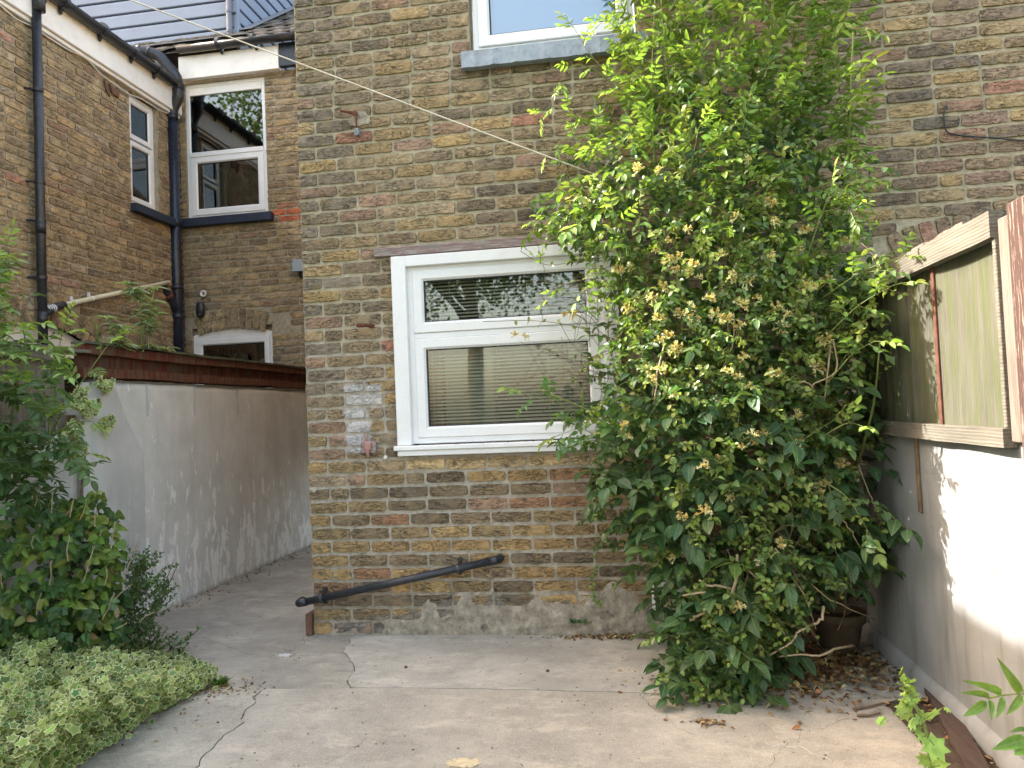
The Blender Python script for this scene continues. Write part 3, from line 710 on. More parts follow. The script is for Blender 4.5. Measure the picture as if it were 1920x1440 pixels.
# waste pipe low on the wall with its clips and elbow
wp = MB(); P0 = (-1.93, -.055, .197); P1 = (-.735, -.05, .435)
wp.tube([P0, P1], .0215, 16); pipe1 = wp.build('waste_pipe', M['pipe'], H1, True)
for (p, q, k) in ((P0, P1, .05), (P1, P0, .05)):
    p = np.array(p); d = unit(np.array(q)-p); s_ = MB()
    s_.tube(arc([p+d*.055, p, p+np.array((0, .07, 0))], .03, 6), .0238, 14); s_.build('elbow', M['pipe'], pipe1, True)
for t in (.125, .805):
    c = np.array(P0)*(1-t)+np.array(P1)*t; d = unit(np.array(P1)-np.array(P0)); s_ = MB(); s_.tube([c-d*.009, c+d*.009], .027, 14)
    s_.box((c[0]-.009, -.02, c[2]+.022), (c[0]+.012, -.004, c[2]+.052), .002); s_.box((c[0]-.008, -.03, c[2]-.042), (c[0]+.01, -.004, c[2]-.024), .002)
    s_.tube([(c[0]+.002, -.022, c[2]+.045), (c[0]+.002, -.006, c[2]+.045)], .012, 10); s_.build('pipe_clip', M['pipe'], pipe1)
# small iron things left in the wall
hk = MB(); x_, z_ = px(668, 215)
hk.lathe((x_, -.01, z_), [(.0, 0), (.014, 0), (.014, -.02), (0, -.02)], 10, 1)
hk.tube([(x_-.08, -.05, z_+.012), (x_-.03, -.035, z_+.004), (x_, -.01, z_)], [.006, .009, .011], 8); hk.tube([(x_+.005, -.02, z_), (x_+.012, -.035, z_-.04), (x_+.008, -.03, z_-.09)], [.010, .006, .006], 8)
hk.build('rusty_hook', M['rust'], H1)
pb = MB(); pb.box((x_+.0, -.04, z_-.135), (x_+.024, -.004, z_-.095), .004); pb.lathe((x_+.012, -.045, z_-.125), [(.005, 0), (.014, 0), (.014, .012), (.005, .012)], 12, 1); pb.build('cable_eye', M['grey'], H1)
patch = blob('mortar_patch', (0, 0), .06, .05, M['mortar'], 0, 3, rag=.35); patch.parent = H1; patch.rotation_euler = (R(90), 0, 0); patch.location = (x_+.02, -.007, z_-.03)
bt = MB(); x_, z_ = px(690, 612); bt.tube([(x_+.03, 0, z_), (x_+.012, -.06, z_), (x_-.03, -.10, z_-.004)], [.012, .012, .012], 12); bt.build('rusty_bolt', M['rust'], H1)
bk = MB(); x_, z_ = px(693, 838); bk.box((x_-.045, -.018, z_-.038), (x_+.045, -.002, z_+.036), .005); bko = bk.build('bracket_block', M['lintel'], H1)
b3 = MB(); b3.box((x_-.022, -.034, z_-.02), (x_+.02, -.018, z_+.032), .006); b3.tube([(x_-.004, -.03, z_-.015), (x_-.002, -.03, z_-.04), (x_+.0, -.028, z_-.055)], [.015, .009, .006], 8)
b3.tube([(x_-.01, -.02, z_+.02), (x_-.014, -.02, z_+.06), (x_-.006, -.008, z_+.085)], [.006, .006, .004], 8); b3.build('pink_bracket', M['pink'], bko)
nl = MB(); x_, z_ = px(724, 857); nl.tube([(x_, .0, z_), (x_, -.016, z_)], .011, 12); nl.build('wall_plug', M['white_cable'], H1)
cbm = MB(); q = [px(1771, 200), px(1767, 215), px(1771, 250), px(1800, 256), px(1860, 260), px(1925, 266), px(2100, 290)]
cbm.tube(arc([(a, -.012, z) for a, z in q], .03, 4), .0042, 6); cbm.build('black_cable', M['gasket'], H1, True)
ab = MB(); ab.box((.10, -.012, .14), (.33, -.001, .29), .003)
for i in range(6):
    for j in range(11): ab.box((.118+j*.0185, -.017, .153+i*.021), (.129+j*.0185, -.012, .166+i*.021))
ab.build('air_brick', M['curtain'], H1)
lb = MB(); lb.box((-1.905, -.02, .0), (-1.866, .09, .125), .004); lbo = lb.build('loose_brick', M['redbrick']); props(lbo, 'reddish brick standing on end at the left corner of the house below the black pipe', 'brick')

# ------------------------------------------------------------------ neighbour's house: rear wall and wing
WXP, YB = -4.824, 3.5
H2 = empty('neighbour_house', (-4.8, 3.4, 0), 'neighbouring brick house with white fascias, black drainpipes and a grey clad dormer', 'house')
yb = lambda x, y, d=YB: (lambda p: (float(p[0]), float(p[2])))(hit(x, y, 1, d))
xw = lambda x, y, d=WXP: (lambda p: (float(p[1]), float(p[2])))(hit(x, y, 0, d))
brickwork('rear_wall', (0, YB, 0), (1, 0, 0), (0, -1, 0), WXP, -1.87, 1.0, 5.14, [(-4.745, -3.785, 3.555, 5.10), (-4.735, -3.785, 1.0, 2.325)], [M['brick2'], M['mortar2']], H2,
          lambda a, z: ((.42, .12, .06) if (a > -3.72 and 3.45 < z < 3.62 or random.random() < .004) else pick(PAL_BACK)), hi=True, L=.228, Hc=.0765, arches=((-4.26, .97, 1.34, 1.56, 2.25),), wob=.8)
brickwork('wing_wall', (WXP, 0, 0), (0, 1, 0), (1, 0, 0), -1.2, YB, 1.0, 4.86, [(2.64, 3.10, 3.52, 4.70), (.72, 2.16, 1.0, 2.16), (2.44, 3.14, 1.0, 2.09)], [M['brick2'], M['mortar2']], H2,
          lambda a, z: pick(PAL_FAR), hi=True, L=.228, Hc=.0765, arches=((1.44, .99, 1.17, 1.39, 2.00), (2.79, 1.35, .74, .96, 1.99)), wob=.8)
ww = MB(); ww.box((-7.6, -5, 0), (WXP-.02, -1.2, 4.86)); ww.build('wing_wall', M['mortar2'], H2)  # unseen forward length of the wing, added to keep the yard shaded
ww = MB(); ww.box((-7.6, -1.2, 0), (-5.30, YB+.7, 4.86)); ww.build('light_block', M['room'], H2)  # unseen block added behind the wing wall to stop sunlight leaking through
ww = MB(); ww.box((-5.30, YB+.02, 0), (WXP-.006, YB+.7, 4.9)); ww.build('light_block', M['room'], H2)  # unseen filler behind the corner, added against the same leak of sun
ww = MB(); ww.box((-7.6, YB+1.65, 0), (-1.9, YB+4, 5.3)); ww.build('light_block', M['room'], H2)  # unseen block behind the rear rooms, added to keep sunlight out
# windows
wb1 = window(H2, (0, YB, 0), (1, 0, 0), (0, -1, 0), -4.745, -3.785, 3.56, 5.10, [(-4.70, -3.825, 3.60, 4.265)], fw=.05, sf=.075, dep=-.02, glass='glass2')
t = MB(); t.box((-4.70, YB+.0, 4.262), (-3.825, YB+.06, 4.315), .004); t.build('transom', M['upvc'], wb1)
t = MB(); t.box((-4.70, YB+.015, 4.97), (-3.825, YB+.06, 5.055), .004); t.build('head_board', M['fascia'], wb1)
p = MB(); p.box((-4.70, YB+.03, 4.31), (-3.83, YB+.034, 4.98)); p.build('pane', M['glass2'], wb1)
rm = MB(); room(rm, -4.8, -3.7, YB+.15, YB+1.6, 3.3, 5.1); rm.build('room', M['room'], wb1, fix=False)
t = MB(); t.box((-4.60, YB+.35, 3.5), (-4.47, YB+.40, 4.25), .004); t.build('door_edge', M['curtain'], wb1); t = MB(); t.box((-3.98, YB+.25, 3.5), (-3.8, YB+.35, 3.83), .004); t.box((-4.02, YB+.24, 3.83), (-3.8, YB+.36, 3.86), .004); t.build('cabinet', M['curtain'], wb1)
t = MB(); t.box((-4.80, YB-.075, 3.465), (-3.72, YB+.02, 3.557), .004); t.build('window_sill', M['navy'], H2)
wb2 = window(H2, (0, YB, 0), (1, 0, 0), (0, -1, 0), -4.735, -3.785, 1.0, 2.24, [(-4.69, -3.83, 1.05, 2.20)], fw=.05, sf=.065, dep=-.03, glass='glass2')
hd = MB(); aa = np.linspace(-4.735, -3.785, 17); zt = lambda a: 2.325-.075*((a+4.26)/.475)**2
hd.prism([(a, YB+.035, zt(a)) for a in aa]+[(-3.785, YB+.035, 2.235), (-4.735, YB+.035, 2.235)], (0, .03, 0)); hd.build('arched_head', M['fascia'], wb2)
t = MB(); t.box((-4.80, YB+.07, 2.20), (-3.72, YB+.09, 2.45)); t.build('arch_filler', M['mortar2'], H2)
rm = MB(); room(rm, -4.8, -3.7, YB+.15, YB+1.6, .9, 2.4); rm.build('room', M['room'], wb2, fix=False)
ww1 = window(H2, (WXP, 0, 0), (0, 1, 0), (1, 0, 0), 2.64, 3.10, 3.53, 4.68, [(2.67, 3.06, 4.22, 4.64), (2.67, 3.06, 3.57, 4.20)], fw=.04, sf=.055, dep=-.05, glass='glass2')
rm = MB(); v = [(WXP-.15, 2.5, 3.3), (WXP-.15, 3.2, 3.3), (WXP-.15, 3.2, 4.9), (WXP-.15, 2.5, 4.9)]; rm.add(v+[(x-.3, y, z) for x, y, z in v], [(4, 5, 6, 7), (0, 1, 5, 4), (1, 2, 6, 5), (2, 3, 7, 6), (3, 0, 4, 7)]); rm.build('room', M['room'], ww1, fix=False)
t = MB(); t.box((WXP-.17, 2.7, 3.6), (WXP-.16, 2.84, 4.6)); t.build('curtain', M['blind'], ww1)
t = MB(); t.box((WXP-.02, 2.62, 3.435), (WXP+.07, 3.30, 3.52), .004); t.build('window_sill', M['navy'], H2)
for (a0, a1, cz_, ri, zt_) in ((.72, 2.16, .99, 1.17, 2.16), (2.44, 3.14, 1.35, .74, 2.09)):
    hb = MB(); ys = np.linspace(a0, a1, 15); mid = (a0+a1)/2
    hb.prism([(WXP-.06, y, cz_+math.sqrt(max(ri*ri-(y-mid)**2, 0))+.01) for y in ys]+[(WXP-.06, a1, 1.9), (WXP-.06, a0, 1.9)], (-.03, 0, 0))
    hw = hb.build('window_head', M['fascia'], H2)
    hg = MB(); hg.box((WXP-.10, a0, 1.0), (WXP-.09, a1, 1.9)); hg.build('pane', M['glass2'], hw)
    hr = MB(); hr.box((WXP-.4, a0-.1, .9), (WXP-.38, a1+.1, 2.2)); hr.build('room', M['room'], hw)
# fascias, gutters, roof
t = MB(); t.box((WXP+.004, -5, 4.735), (WXP+.062, YB-.03, 4.985), .004); t.box((WXP, -5, 4.70), (WXP+.035, YB-.03, 4.733), .003); t.build('fascia', M['fascia'], H2)
t = MB(); t.box((-4.75, YB-.10, 5.115), (-3.565, YB-.04, 5.375), .004); t.build('fascia', M['fascia'], H2)
t = MB(); t.box((-3.563, YB-.09, 5.14), (-3.0, YB-.03, 5.40), .004); t.build('end_board', M['iron'], H2)
def gutter(p, q, r, name='gutter', brk=()):
    p = np.array(p, float); q = np.array(q, float); d = unit(q-p); n0 = unit(np.cross(d, (0, 0, 1))); mb = MB(); K_ = 12; vs = []
    for e in (p, q):
        for rr in (r, r-.004):
            for k in range(K_+1):
                a = math.pi+math.pi*k/K_; vs.append(e+n0*rr*math.cos(a)+np.array((0, 0, rr*math.sin(a))))
    n = K_+1; fs = []
    for k in range(K_): fs += [(k, k+1, 2*n+k+1, 2*n+k), (n+k+1, n+k, 3*n+k, 3*n+k+1)]
    fs += [(0, 2*n, 3*n, n), (n-1, 2*n-1, 4*n-1, 3*n-1)]+[(k, n+k, n+k+1, k+1) for k in range(K_)]+[(2*n+k, 2*n+k+1, 3*n+k+1, 3*n+k) for k in range(K_)]
    mb.add(vs, fs); go = mb.build(name, M['pipe'], H2, True)
    for t_ in brk:
        c = p*(1-t_)+q*t_; b_ = MB(); b_.tube([c-d*.02, c+d*.02], r+.004, 14)
        w_ = -n0 if abs(d[1]) > .5 else -n0
        b_.prism([c+np.array((0, 0, -r*.4))+n0*0, c+np.array((0, 0, -r-.045))+w_*.045*GS, c+np.array((0, 0, -r*.2))+w_*.06*GS], d*.03); b_.build('bracket', M['pipe'], go)
    return go
GS = 1
zg = xw(200, 120, WXP+.12)[1]
gutter((WXP+.125, -5, 5.02), (WXP+.125, YB-.25, 5.02), .058, brk=(.64, .745, .80, .86, .915, .96))
gutter((-4.7, YB-.165, 5.435), (-3.0, YB-.165, 5.435), .058, brk=(.28, .52, .8))
# tiled slope behind the rear gutter, with courses of rounded tiles
RP = R(36)
def roofz(y): return 5.43+(y-(YB-.15))*math.tan(RP)
t = MB()
for k in range(9):
    y0 = YB-.15+k*.22; y1 = y0+.27; r_ = random.Random(k)
    for i in range(22):
        xa = -5.6+i*.235+(.115 if k % 2 else 0); vs = []
        dz = r_.gauss(0, .005)
        for yy, e in ((y0, .03), (y1, .004)):
            for q_ in range(5):
                f_ = q_/4; vs.append((xa+.228*f_, yy, roofz(yy)+e+.018*math.sin(math.pi*f_)+dz))
        b_ = len(vs); vs += [(x, y-.0, z-.022) for x, y, z in vs[:5]]
        t.add(vs, [(q_, q_+1, q_+6, q_+5) for q_ in range(4)]+[(10+q_, 11+q_, q_+1, q_) for q_ in range(4)])
t.build('roof', M['slate'], H2)
t = MB(); t.add([(-7.8, YB-.15, 5.40), (-1.9, YB-.15, 5.40), (-1.9, YB+4, roofz(YB+4)-.03), (-7.8, YB+4, roofz(YB+4)-.03)], [(0, 1, 2, 3)]); t.build('roof_deck', M['slate'], H2)
t = MB(); t.prism([(WXP+.10, -5, 5.0), (WXP+.10, YB-.2, 5.0), (-8, YB-.2, 5.9), (-8, -5, 5.9)], (0, 0, .06)); t.build('wing_roof', M['slate'], H2)
# dormer: horizontal grey boards, receding cheek, corner trim
YD = YB+.42
cx_, cz_ = yb(447, 77, YD); zb = cz_-.005
dm = MB(); bh = .170
lft = -8.2
for k in range(16):
    z0 = zb+k*bh
    dm.prism([(lft, YD, z0+.012), (lft, YD-.006, z0+.018), (lft, YD-.006, z0+bh-.03), (lft, YD+.012, z0+bh-.004), (lft, YD+.03, z0+bh-.004), (lft, YD+.03, z0+.012)], (cx_-.0-lft, 0, 0))
dm.build('dormer_cladding', M['clad'], H2)
ck = MB()
for k in range(17):
    z0 = zb-.1+k*bh; y0 = YD+.03
    ck.prism([(cx_, y0, z0+.012), (cx_+.006, y0, z0+.018), (cx_+.006, y0, z0+bh-.03), (cx_-.012, y0, z0+bh-.004), (cx_-.03, y0, z0+bh-.004), (cx_-.03, y0, z0+.012)], (0, 3, 0))
ck.build('dormer_cheek', M['clad'], H2)
dk = MB(); dk.box((lft, YD+.02, zb-.05), (cx_-.02, YD+3, zb+2.75)); dk.build('dormer_core', M['gasket'], H2)  # upper part out of view, raised to keep sun off the rear gutter
t = MB(); t.box((cx_-.045, YD-.014, zb-.03), (cx_+.012, YD+.04, zb+2.75), .004); t.build('corner_trim', M['clad'], H2)
t = MB(); t.box((lft, YD-.012, zb-.02), (cx_-.045, YD+.02, zb+.012), .003); t.build('dark_trim', M['gasket'], H2)
t = MB(); t.prism([(lft, YD-.02, zb-.012), (cx_+.3, YD-.02, zb-.012), (cx_+.3, YB+.0, roofz(YB)+.062), (lft, YB+.0, roofz(YB)+.062)], (0, 0, .008))
t.prism([(cx_+.012, YD, roofz(YD)+.045), (cx_+.17, YD, roofz(YD)+.05), (cx_+.17, YD+2.5, roofz(YD+2.5)+.05), (cx_+.012, YD+2.5, roofz(YD+2.5)+.045)], (0, 0, .008)); t.build('lead_flashing', M['leadflash'], H2)
t = MB(); x_, _ = yb(434, 40, YD); t.tube([(x_, YD-.05, zb+1.6), (x_, YD-.05, zb+.02), (x_-.01, YD-.10, zb-.03)], .036, 14); dp = t.build('dormer_pipe', M['greypipe'], H2, True)
for z_ in (zb+.10, zb+.34): s_ = MB(); s_.tube([(x_, YD-.05, z_-.012), (x_, YD-.05, z_+.012)], .040, 14); s_.box((x_+.02, YD-.05, z_-.01), (x_+.07, YD-.0, z_+.01)); s_.build('pipe_clip', M['greypipe'], dp)
# downpipe on the wing
y_, _ = xw(76, 400, WXP+.075); DPX = WXP+.075
t = MB(); t.tube([(DPX, y_, 4.97), (DPX, y_, 1.2)], .037, 18); dpo = t.build('downpipe', M['pipe'], H2, True)
t = MB(); t.lathe((WXP+.125-.02, y_, 4.93), [(.0, .09), (.06, .09), (.06, .0), (.045, -.06), (.045, -.13), (0, -.13)], 16); t.build('gutter_outlet', M['pipe'], dpo, True)
for py_ in (172, 343, 415, 520, 640):
    z_ = xw(76, py_, DPX)[1]; s_ = MB(); s_.tube([(DPX, y_, z_-.012), (DPX, y_, z_+.012)], .0425, 18); s_.tube([(DPX-.02, y_-.04, z_), (WXP, y_-.065, z_)], .010, 8); s_.tube([(DPX, y_-.0, z_), (DPX-.03, y_-.055, z_)], .009, 8); s_.build('pipe_clip', M['pipe'], dpo)
for z_ in (xw(76, 412, DPX)[1]-.05, 2.2): s_ = MB(); s_.tube([(DPX, y_, z_-.07), (DPX, y_, z_+.05)], .0405, 18); s_.build('pipe_socket', M['pipe'], dpo, True)
# soil pipe in the corner
YS = YB-.16
sx = lambda x, y, d=YS: (lambda p: (float(p[0]), d, float(p[2])))(hit(x, y, 1, d))
top = sx(323, 222); bot = sx(337, 668); sxx = top[0]
t = MB(); t.tube([top, (sxx+.005, YS, 1.1)], .058, 18); spo = t.build('soil_pipe', M['iron'], H2, True)
t = MB(); t.tube(arc([sx(150, 92, YS-.25), sx(268, 96, YS-.15), sx(296, 103, YS-.1), sx(330, 143, YS-.04), sx(334, 165), sx(334, 182), sx(322, 205), top], .09, 5), .063, 18); t.build('offset_pipe', M['pipe'], spo, True)
for a_, b_, r_ in ((sx(258, 95, YS-.16), sx(266, 96, YS-.15), .062), (sx(277, 97, YS-.14), sx(282, 99, YS-.13), .062), (sx(333, 160), sx(334, 170), .068), (sx(334, 171), sx(334, 177), .062), (sx(322, 216), sx(323, 226), .066), (sx(330, 411), (sxx+.004, YS, sx(330, 424)[2]), .066)):
    s_ = MB(); s_.tube([a_, b_], r_, 18); s_.build('pipe_collar', M['iron'], spo, True)
z_ = sx(333, 540)[2]; s_ = MB(); s_.tube([(sxx+.002, YS, z_+.02), (sxx+.002, YS, z_-.02)], .07, 18); s_.build('pipe_collar', M['iron'], spo, True)
z_ = sx(335, 592)[2]; s_ = MB(); s_.tube([(sxx+.003, YS, z_+.015), (sxx+.003, YS, z_-.04)], .064, 18); s_.build('pipe_collar', M['iron'], spo, True)
zc = sx(330, 575)[2]; e0 = np.array((sxx, YS, zc-.02)); 
s_ = MB(); s_.tube(arc([e0+np.array((0, 0, -.05)), e0+np.array((-.03, -.10, .10)), e0+np.array((-.045, -.20, .20)), e0+np.array((-.15, -.27, .20))], .1, 6), .052, 16); s_.build('branch_pipe', M['iron'], spo, True)
s_ = MB(); q0, q1 = e0+np.array((-.03, -.10, .10)), e0+np.array((-.037, -.135, .135)); s_.tube([q0, q1], .062, 16); s_.build('pipe_collar', M['rust'], spo, True)
# cream waste pipe with black boot
a_ = xw(113, 573, WXP+.05); b_ = xw(317, 529, WXP+.05)
A_ = np.array((WXP+.05, a_[0], a_[1])); B_ = np.array((WXP+.05, b_[0], b_[1])); t = MB(); t.tube([A_, B_, B_+np.array((-.04, .03, .0))], .0225, 14); cp = t.build('cream_waste_pipe', M['cream'], H2, True)
d_ = unit(B_-A_); t = MB(); t.tube([A_-d_*.20+np.array((.02, 0, -.03)), A_-d_*.05, A_+d_*.05], [.036, .032, .031], 14); t.build('rubber_boot', M['gasket'], cp, True)
for k in range(4): t = MB(); c_ = A_-d_*(.10+.025*k)+np.array((.01, 0, -.01)); t.tube([c_, c_+d_*.008], .037, 12); t.build('boot_clamp', M['upvc'], cp, True)
for k in (.10, .24): t = MB(); c_ = A_*(1-k)+B_*k; t.tube([c_, c_+d_*.014], .026, 12); t.box((c_[0]-.03, c_[1]-.01, c_[2]+.02), (c_[0]-.01, c_[1]+.005, c_[2]+.06)); t.build('pipe_clip', M['upvc'], cp)
# cable drooping under the fascia, black vent, white vent, security light
t = MB(); q = [xw(*p_, WXP+.02) for p_ in ((-80, -60), (0, 10), (30, 36), (62, 50), (90, 70), (130, 95), (160, 108), (190, 140), (215, 158), (240, 176), (265, 185), (300, 207), (318, 214))]
t.tube(arc([(WXP+.02, y, z) for y, z in q], .06, 3), .0055, 6); t.build('white_cable', M['white_cable'], H2, True)
x_, z_ = yb(383, 551); t = MB(); t.lathe((x_, YB, z_), [(.018, -.005), (.018, -.022), (.040, -.022), (.036, -.03), (.024, -.03), (.024, -.004)], 16, 1); t.build('vent_ring', M['upvc'], H2, True)
x_, z_ = yb(379, 581); t = MB(); t.box((x_-.045, YB-.07, z_-.085), (x_+.045, YB-.002, z_+.085), .022); t.box((x_-.02, YB-.075, z_-.078), (x_+.02, YB-.069, z_-.05), .002); t.build('black_alarm_box', M['pipe'], H2, True)
fl = empty('security_light', (-3.46, 3.4, 2.95), 'small grey floodlight on the neighbouring wall, half hidden by the house corner', 'light')
t = MB(); t.prism([(-3.475, 3.40, 3.00), (-3.34, 3.40, 3.00), (-3.35, 3.36, 2.86), (-3.465, 3.36, 2.86)], (0, .06, .0)); t.build('lamp_head', M['grey'], fl); t = MB(); t.box((-3.42, 3.38, 2.81), (-3.40, 3.5, 2.86)); t.build('bracket', M['gasket'], fl)
# broken brick hole high on the wing wall
y_, z_ = xw(205, 168); t = MB(); t.col = (1, 1, 1, 1)
t.prism([(WXP+.006, y_-.09, z_+.07), (WXP+.006, y_-.05, z_+.05), (WXP+.006, y_-.01, z_-.08), (WXP+.006, y_-.07, z_-.03)], (.012, 0, 0)); t.prism([(WXP+.004, y_-.02, z_+.05), (WXP+.004, y_+.12, z_+.02), (WXP+.004, y_+.11, z_-.04), (WXP+.004, y_+.01, z_-.03)], (.02, 0, 0)); t.build('broken_brick', M['redbrick'], H2)

# ------------------------------------------------------------------ clothes line
t = MB()
B0 = hit(1135, 334, 1, -.30)
a2 = hit(245, 0, 1, -.75); A0 = B0+(a2-B0)*1.5
t.tube([A0+(B0-A0)*k/16 for k in range(17)], .0036, 6); o = t.build('clothes_line', M['rope'], None, True)
props(o, 'thin cream clothes line slanting across the brick wall into the climbing shrub', 'clothes line')

# ------------------------------------------------------------------ left boundary: rendered wall, red slatted fence, grey fence
LX = -3.19
LW = empty('boundary_wall', (LX, 1.5, 0), 'tall grey rendered boundary wall with peeling patches along the left side of the alley', 'wall')
def sheetwall(mb, x, y0, y1, z0, z1, th, amp=.004, st=.05, seed=1):
    ny, nz = max(2, int((y1-y0)/st)), max(2, int((z1-z0)/st)); vs = []
    r = random.Random(seed); ph = [r.uniform(0, 6.28) for _ in range(4)]
    for j in range(nz+1):
        for i in range(ny+1):
            y = y0+(y1-y0)*i/ny; z = z0+(z1-z0)*j/nz
            vs.append((x+amp*(math.sin(y*5+ph[0])*math.sin(z*4+ph[1])+.6*math.sin(y*13+ph[2]+z*7)), y, z))
    fs = [(j*(ny+1)+i, j*(ny+1)+i+1, (j+1)*(ny+1)+i+1, (j+1)*(ny+1)+i) for j in range(nz) for i in range(ny)]
    per = [i for i in range(ny+1)]+[j*(ny+1)+ny for j in range(1, nz+1)]+[nz*(ny+1)+i for i in range(ny-1, -1, -1)]+[j*(ny+1) for j in range(nz-1, 0, -1)]
    b = len(vs); vs += [(x+th, vs[i][1], vs[i][2]) for i in per]; n = len(per)
    fs += [(per[k], per[(k+1) % n], b+(k+1) % n, b+k) for k in range(n)]+[tuple(b+k for k in range(n))]
    mb.add(vs, fs)
t = MB(); sheetwall(t, LX, -.02, 3.45, -.02, 1.553, -.14); t.build('render_face', M['render_l'], LW, True)
t = MB()
pt = [(LX+.035, -.06, -.02), (LX+.035, .33, -.02), (LX+.035, .335, 1.09), (LX+.03, .19, 1.30), (LX+.022, .065, 1.555), (LX+.035, -.06, 1.555)]
t.prism(pt, (-.08, 0, 0)); t.build('buttress', M['render_f'], LW)
t = MB(); t.prism([(LX+.010, -.21, -.02), (LX+.036, -.058, -.02), (LX+.036, -.058, 1.45), (LX+.010, -.19, 1.45)], (-.12, 0, 0)); t.build('front_face', M['render_f'], LW)
t = MB(); sheetwall(t, LX+.01, -4.5, -.25, -.02, 1.25, -.12, .006); t.build('front_wall', M['render_f'], LW, True)
t = MB(); t.box((LX-.13, -.262, -.02), (LX-.03, -.195, 1.35), .004); t.build('rough_edge', M['bark'], LW)
for y_ in (.42, .98, 1.62): t = MB(); t.box((LX+.002, y_, 1.33), (LX+.008, y_+.013, 1.552)); t.build('batten_strip', M['render_f'], LW)
t = MB(); t.box((LX-.05, -.10, 1.553), (LX+.01, 3.45, 1.562)); t.build('ledge', M['woody'], LW)
RF = empty('slatted_fence', (LX, 1.5, 1.56), 'low dark red stained slatted fence standing along the top of the left boundary wall', 'fence')
for k in range(29):
    y0 = -.17+k*.125; t = MB(); a = random.gauss(0, .004)
    t.prism([(LX-.035+a, y0, 1.57), (LX-.022+a, y0+.12, 1.57), (LX-.022+a, y0+.12, 1.765+random.gauss(0, .003)), (LX-.035+a, y0, 1.765)], (-.014, 0, 0)); t.build('slat', M['fence_red'], RF)
def rail(mb, x0, x1, y0, y1, z0, z1, seed, amp=.003, n=24):
    r = random.Random(seed); vs = []; fs = []; e = 0
    for i in range(n+1):
        y = y0+(y1-y0)*i/n; e = e*.7+r.gauss(0, amp)
        vs += [(x0, y, z0+e), (x1, y, z0+e*.8), (x1, y, z1+e*.6+r.gauss(0, amp*.3)), (x0, y, z1+e*.6)]
    for i in range(n): b = 4*i; fs += [(b+k, b+4+k, b+4+(k+1) % 4, b+(k+1) % 4) for k in range(4)]
    fs += [(0, 1, 2, 3), (4*n+3, 4*n+2, 4*n+1, 4*n)]; mb.add(vs, fs)
t = MB(); rail(t, LX-.03, LX+.018, -.19, 3.45, 1.575, 1.635, 5); t.build('rail', M['fence_rail'], RF)
t = MB(); rail(t, LX-.03, LX+.022, -.19, 3.45, 1.715, 1.772, 6); t.build('rail', M['fence_rail'], RF)
t = MB(); rail(t, LX-.06, LX+.045, -.19, 3.45, 1.774, 1.79, 7, .004); t.build('capping', M['moss'], RF)
GF = empty('board_fence', (LX, -1.2, 1.25), 'weathered grey board fence panel at the far left behind the climbing leaves', 'fence')
for k in range(17):
    y0 = -.40-k*.125; t = MB(); t.prism([(LX-.03, y0-.122, 1.24), (LX-.018, y0, 1.24), (LX-.018, y0, 1.665), (LX-.03, y0-.122, 1.665)], (-.014, 0, 0)); t.build('board', M['wood'], GF)
t = MB(); t.box((LX-.04, -.40, 1.15), (LX+.015, -.335, 1.70), .004); t.build('post', M['wood'], GF)
t = MB(); rail(t, LX-.03, LX+.02, -2.6, -.33, 1.66, 1.715, 9); t.build('rail', M['woody'], GF)
t = MB(); rail(t, LX-.06, LX+.04, -2.6, -.15, 1.722, 1.74, 10, .004); t.build('capping', M['woody'], GF)

# ------------------------------------------------------------------ right boundary: white render, board fence, red post
RX = 1.205
RW = empty('rendered_wall', (RX, -2, 0), 'white rendered low wall in bright sun on the right side of the yard', 'wall')
t = MB(); sheetwall(t, RX, -4.5, -.005, -.03, 1.10, .12, .004, .06, 4); rwf = t.build('render_face', M['render_r'], RW, True)
t = MB(); n = 60; vs = []; fs = []; e = 0
for i in range(n+1):
    y = -4.5+4.49*i/n; e = e*.8+random.gauss(0, .003)
    vs += [(RX-.030+e*.3, y, -.03), (RX-.028+e*.3, y, .055+e), (RX-.012, y, .083+e), (RX+.004, y, .088+e)]
for i in range(n): b = 4*i; fs += [(b+k, b+4+k, b+5+k, b+1+k) for k in range(3)]
t.add(vs, fs); t.build('plinth', M['render_r'], RW, True)
y_ = float(hit(1725, 880, 0, RX)[1]); t = MB(); t.box((RX-.014, y_-.010, .77), (RX-.002, y_+.010, 1.10), .002); t.build('rusty_strip', M['bark'], RW)
BF = empty('fence_panel', (RX, -1, 1.1), 'mossy weathered wooden fence panel with bleached rails on top of the right wall', 'fence')
yb_ = float(hit(1757, 600, 0, RX)[1]); ye = -1.655
def board(y0, y1, x, name='board', mat='moss'):
    t = MB(); r = random.Random(int(y0*1000)); n = 5; vs = []; fs = []
    for i in range(n+1):
        y = y0+(y1-y0)*i/n; dx = .005*math.sin(i*1.3+y0*9)+.012*(1-i/n)
        vs += [(x+dx, y, 1.13), (x+dx, y, 1.83), (x+dx+.012, y, 1.83), (x+dx+.012, y, 1.13)]
    for i in range(n): b = 4*i; fs += [(b+k, b+4+k, b+4+(k+1) % 4, b+(k+1) % 4) for k in range(4)]
    fs += [(0, 1, 2, 3), (4*n+3, 4*n+2, 4*n+1, 4*n)]
    t.add(vs, fs); t.build(name, M[mat], BF)
board(ye+.01, yb_+.0, RX, 'wide_board')
board(yb_-.01, yb_+.14, RX+.006); y = yb_+.135
while y < -.15: board(y, min(y+.142, -.02), RX+random.uniform(0, .008)); y += .128
t = MB(); t.box((RX-.012, yb_-.018, 1.135), (RX+.01, yb_+.008, 1.80), .002); t.build('batten', M['redstrip'], BF)
t = MB(); rail(t, RX-.042, RX-.002, ye-.01, -.02, 1.083, 1.143, 31, .0007); t.build('rail', M['woody'], BF)
t = MB(); rail(t, RX-.042, RX-.002, ye-.01, -.02, 1.745, 1.83, 32, .0008); t.build('rail', M['woody'], BF)
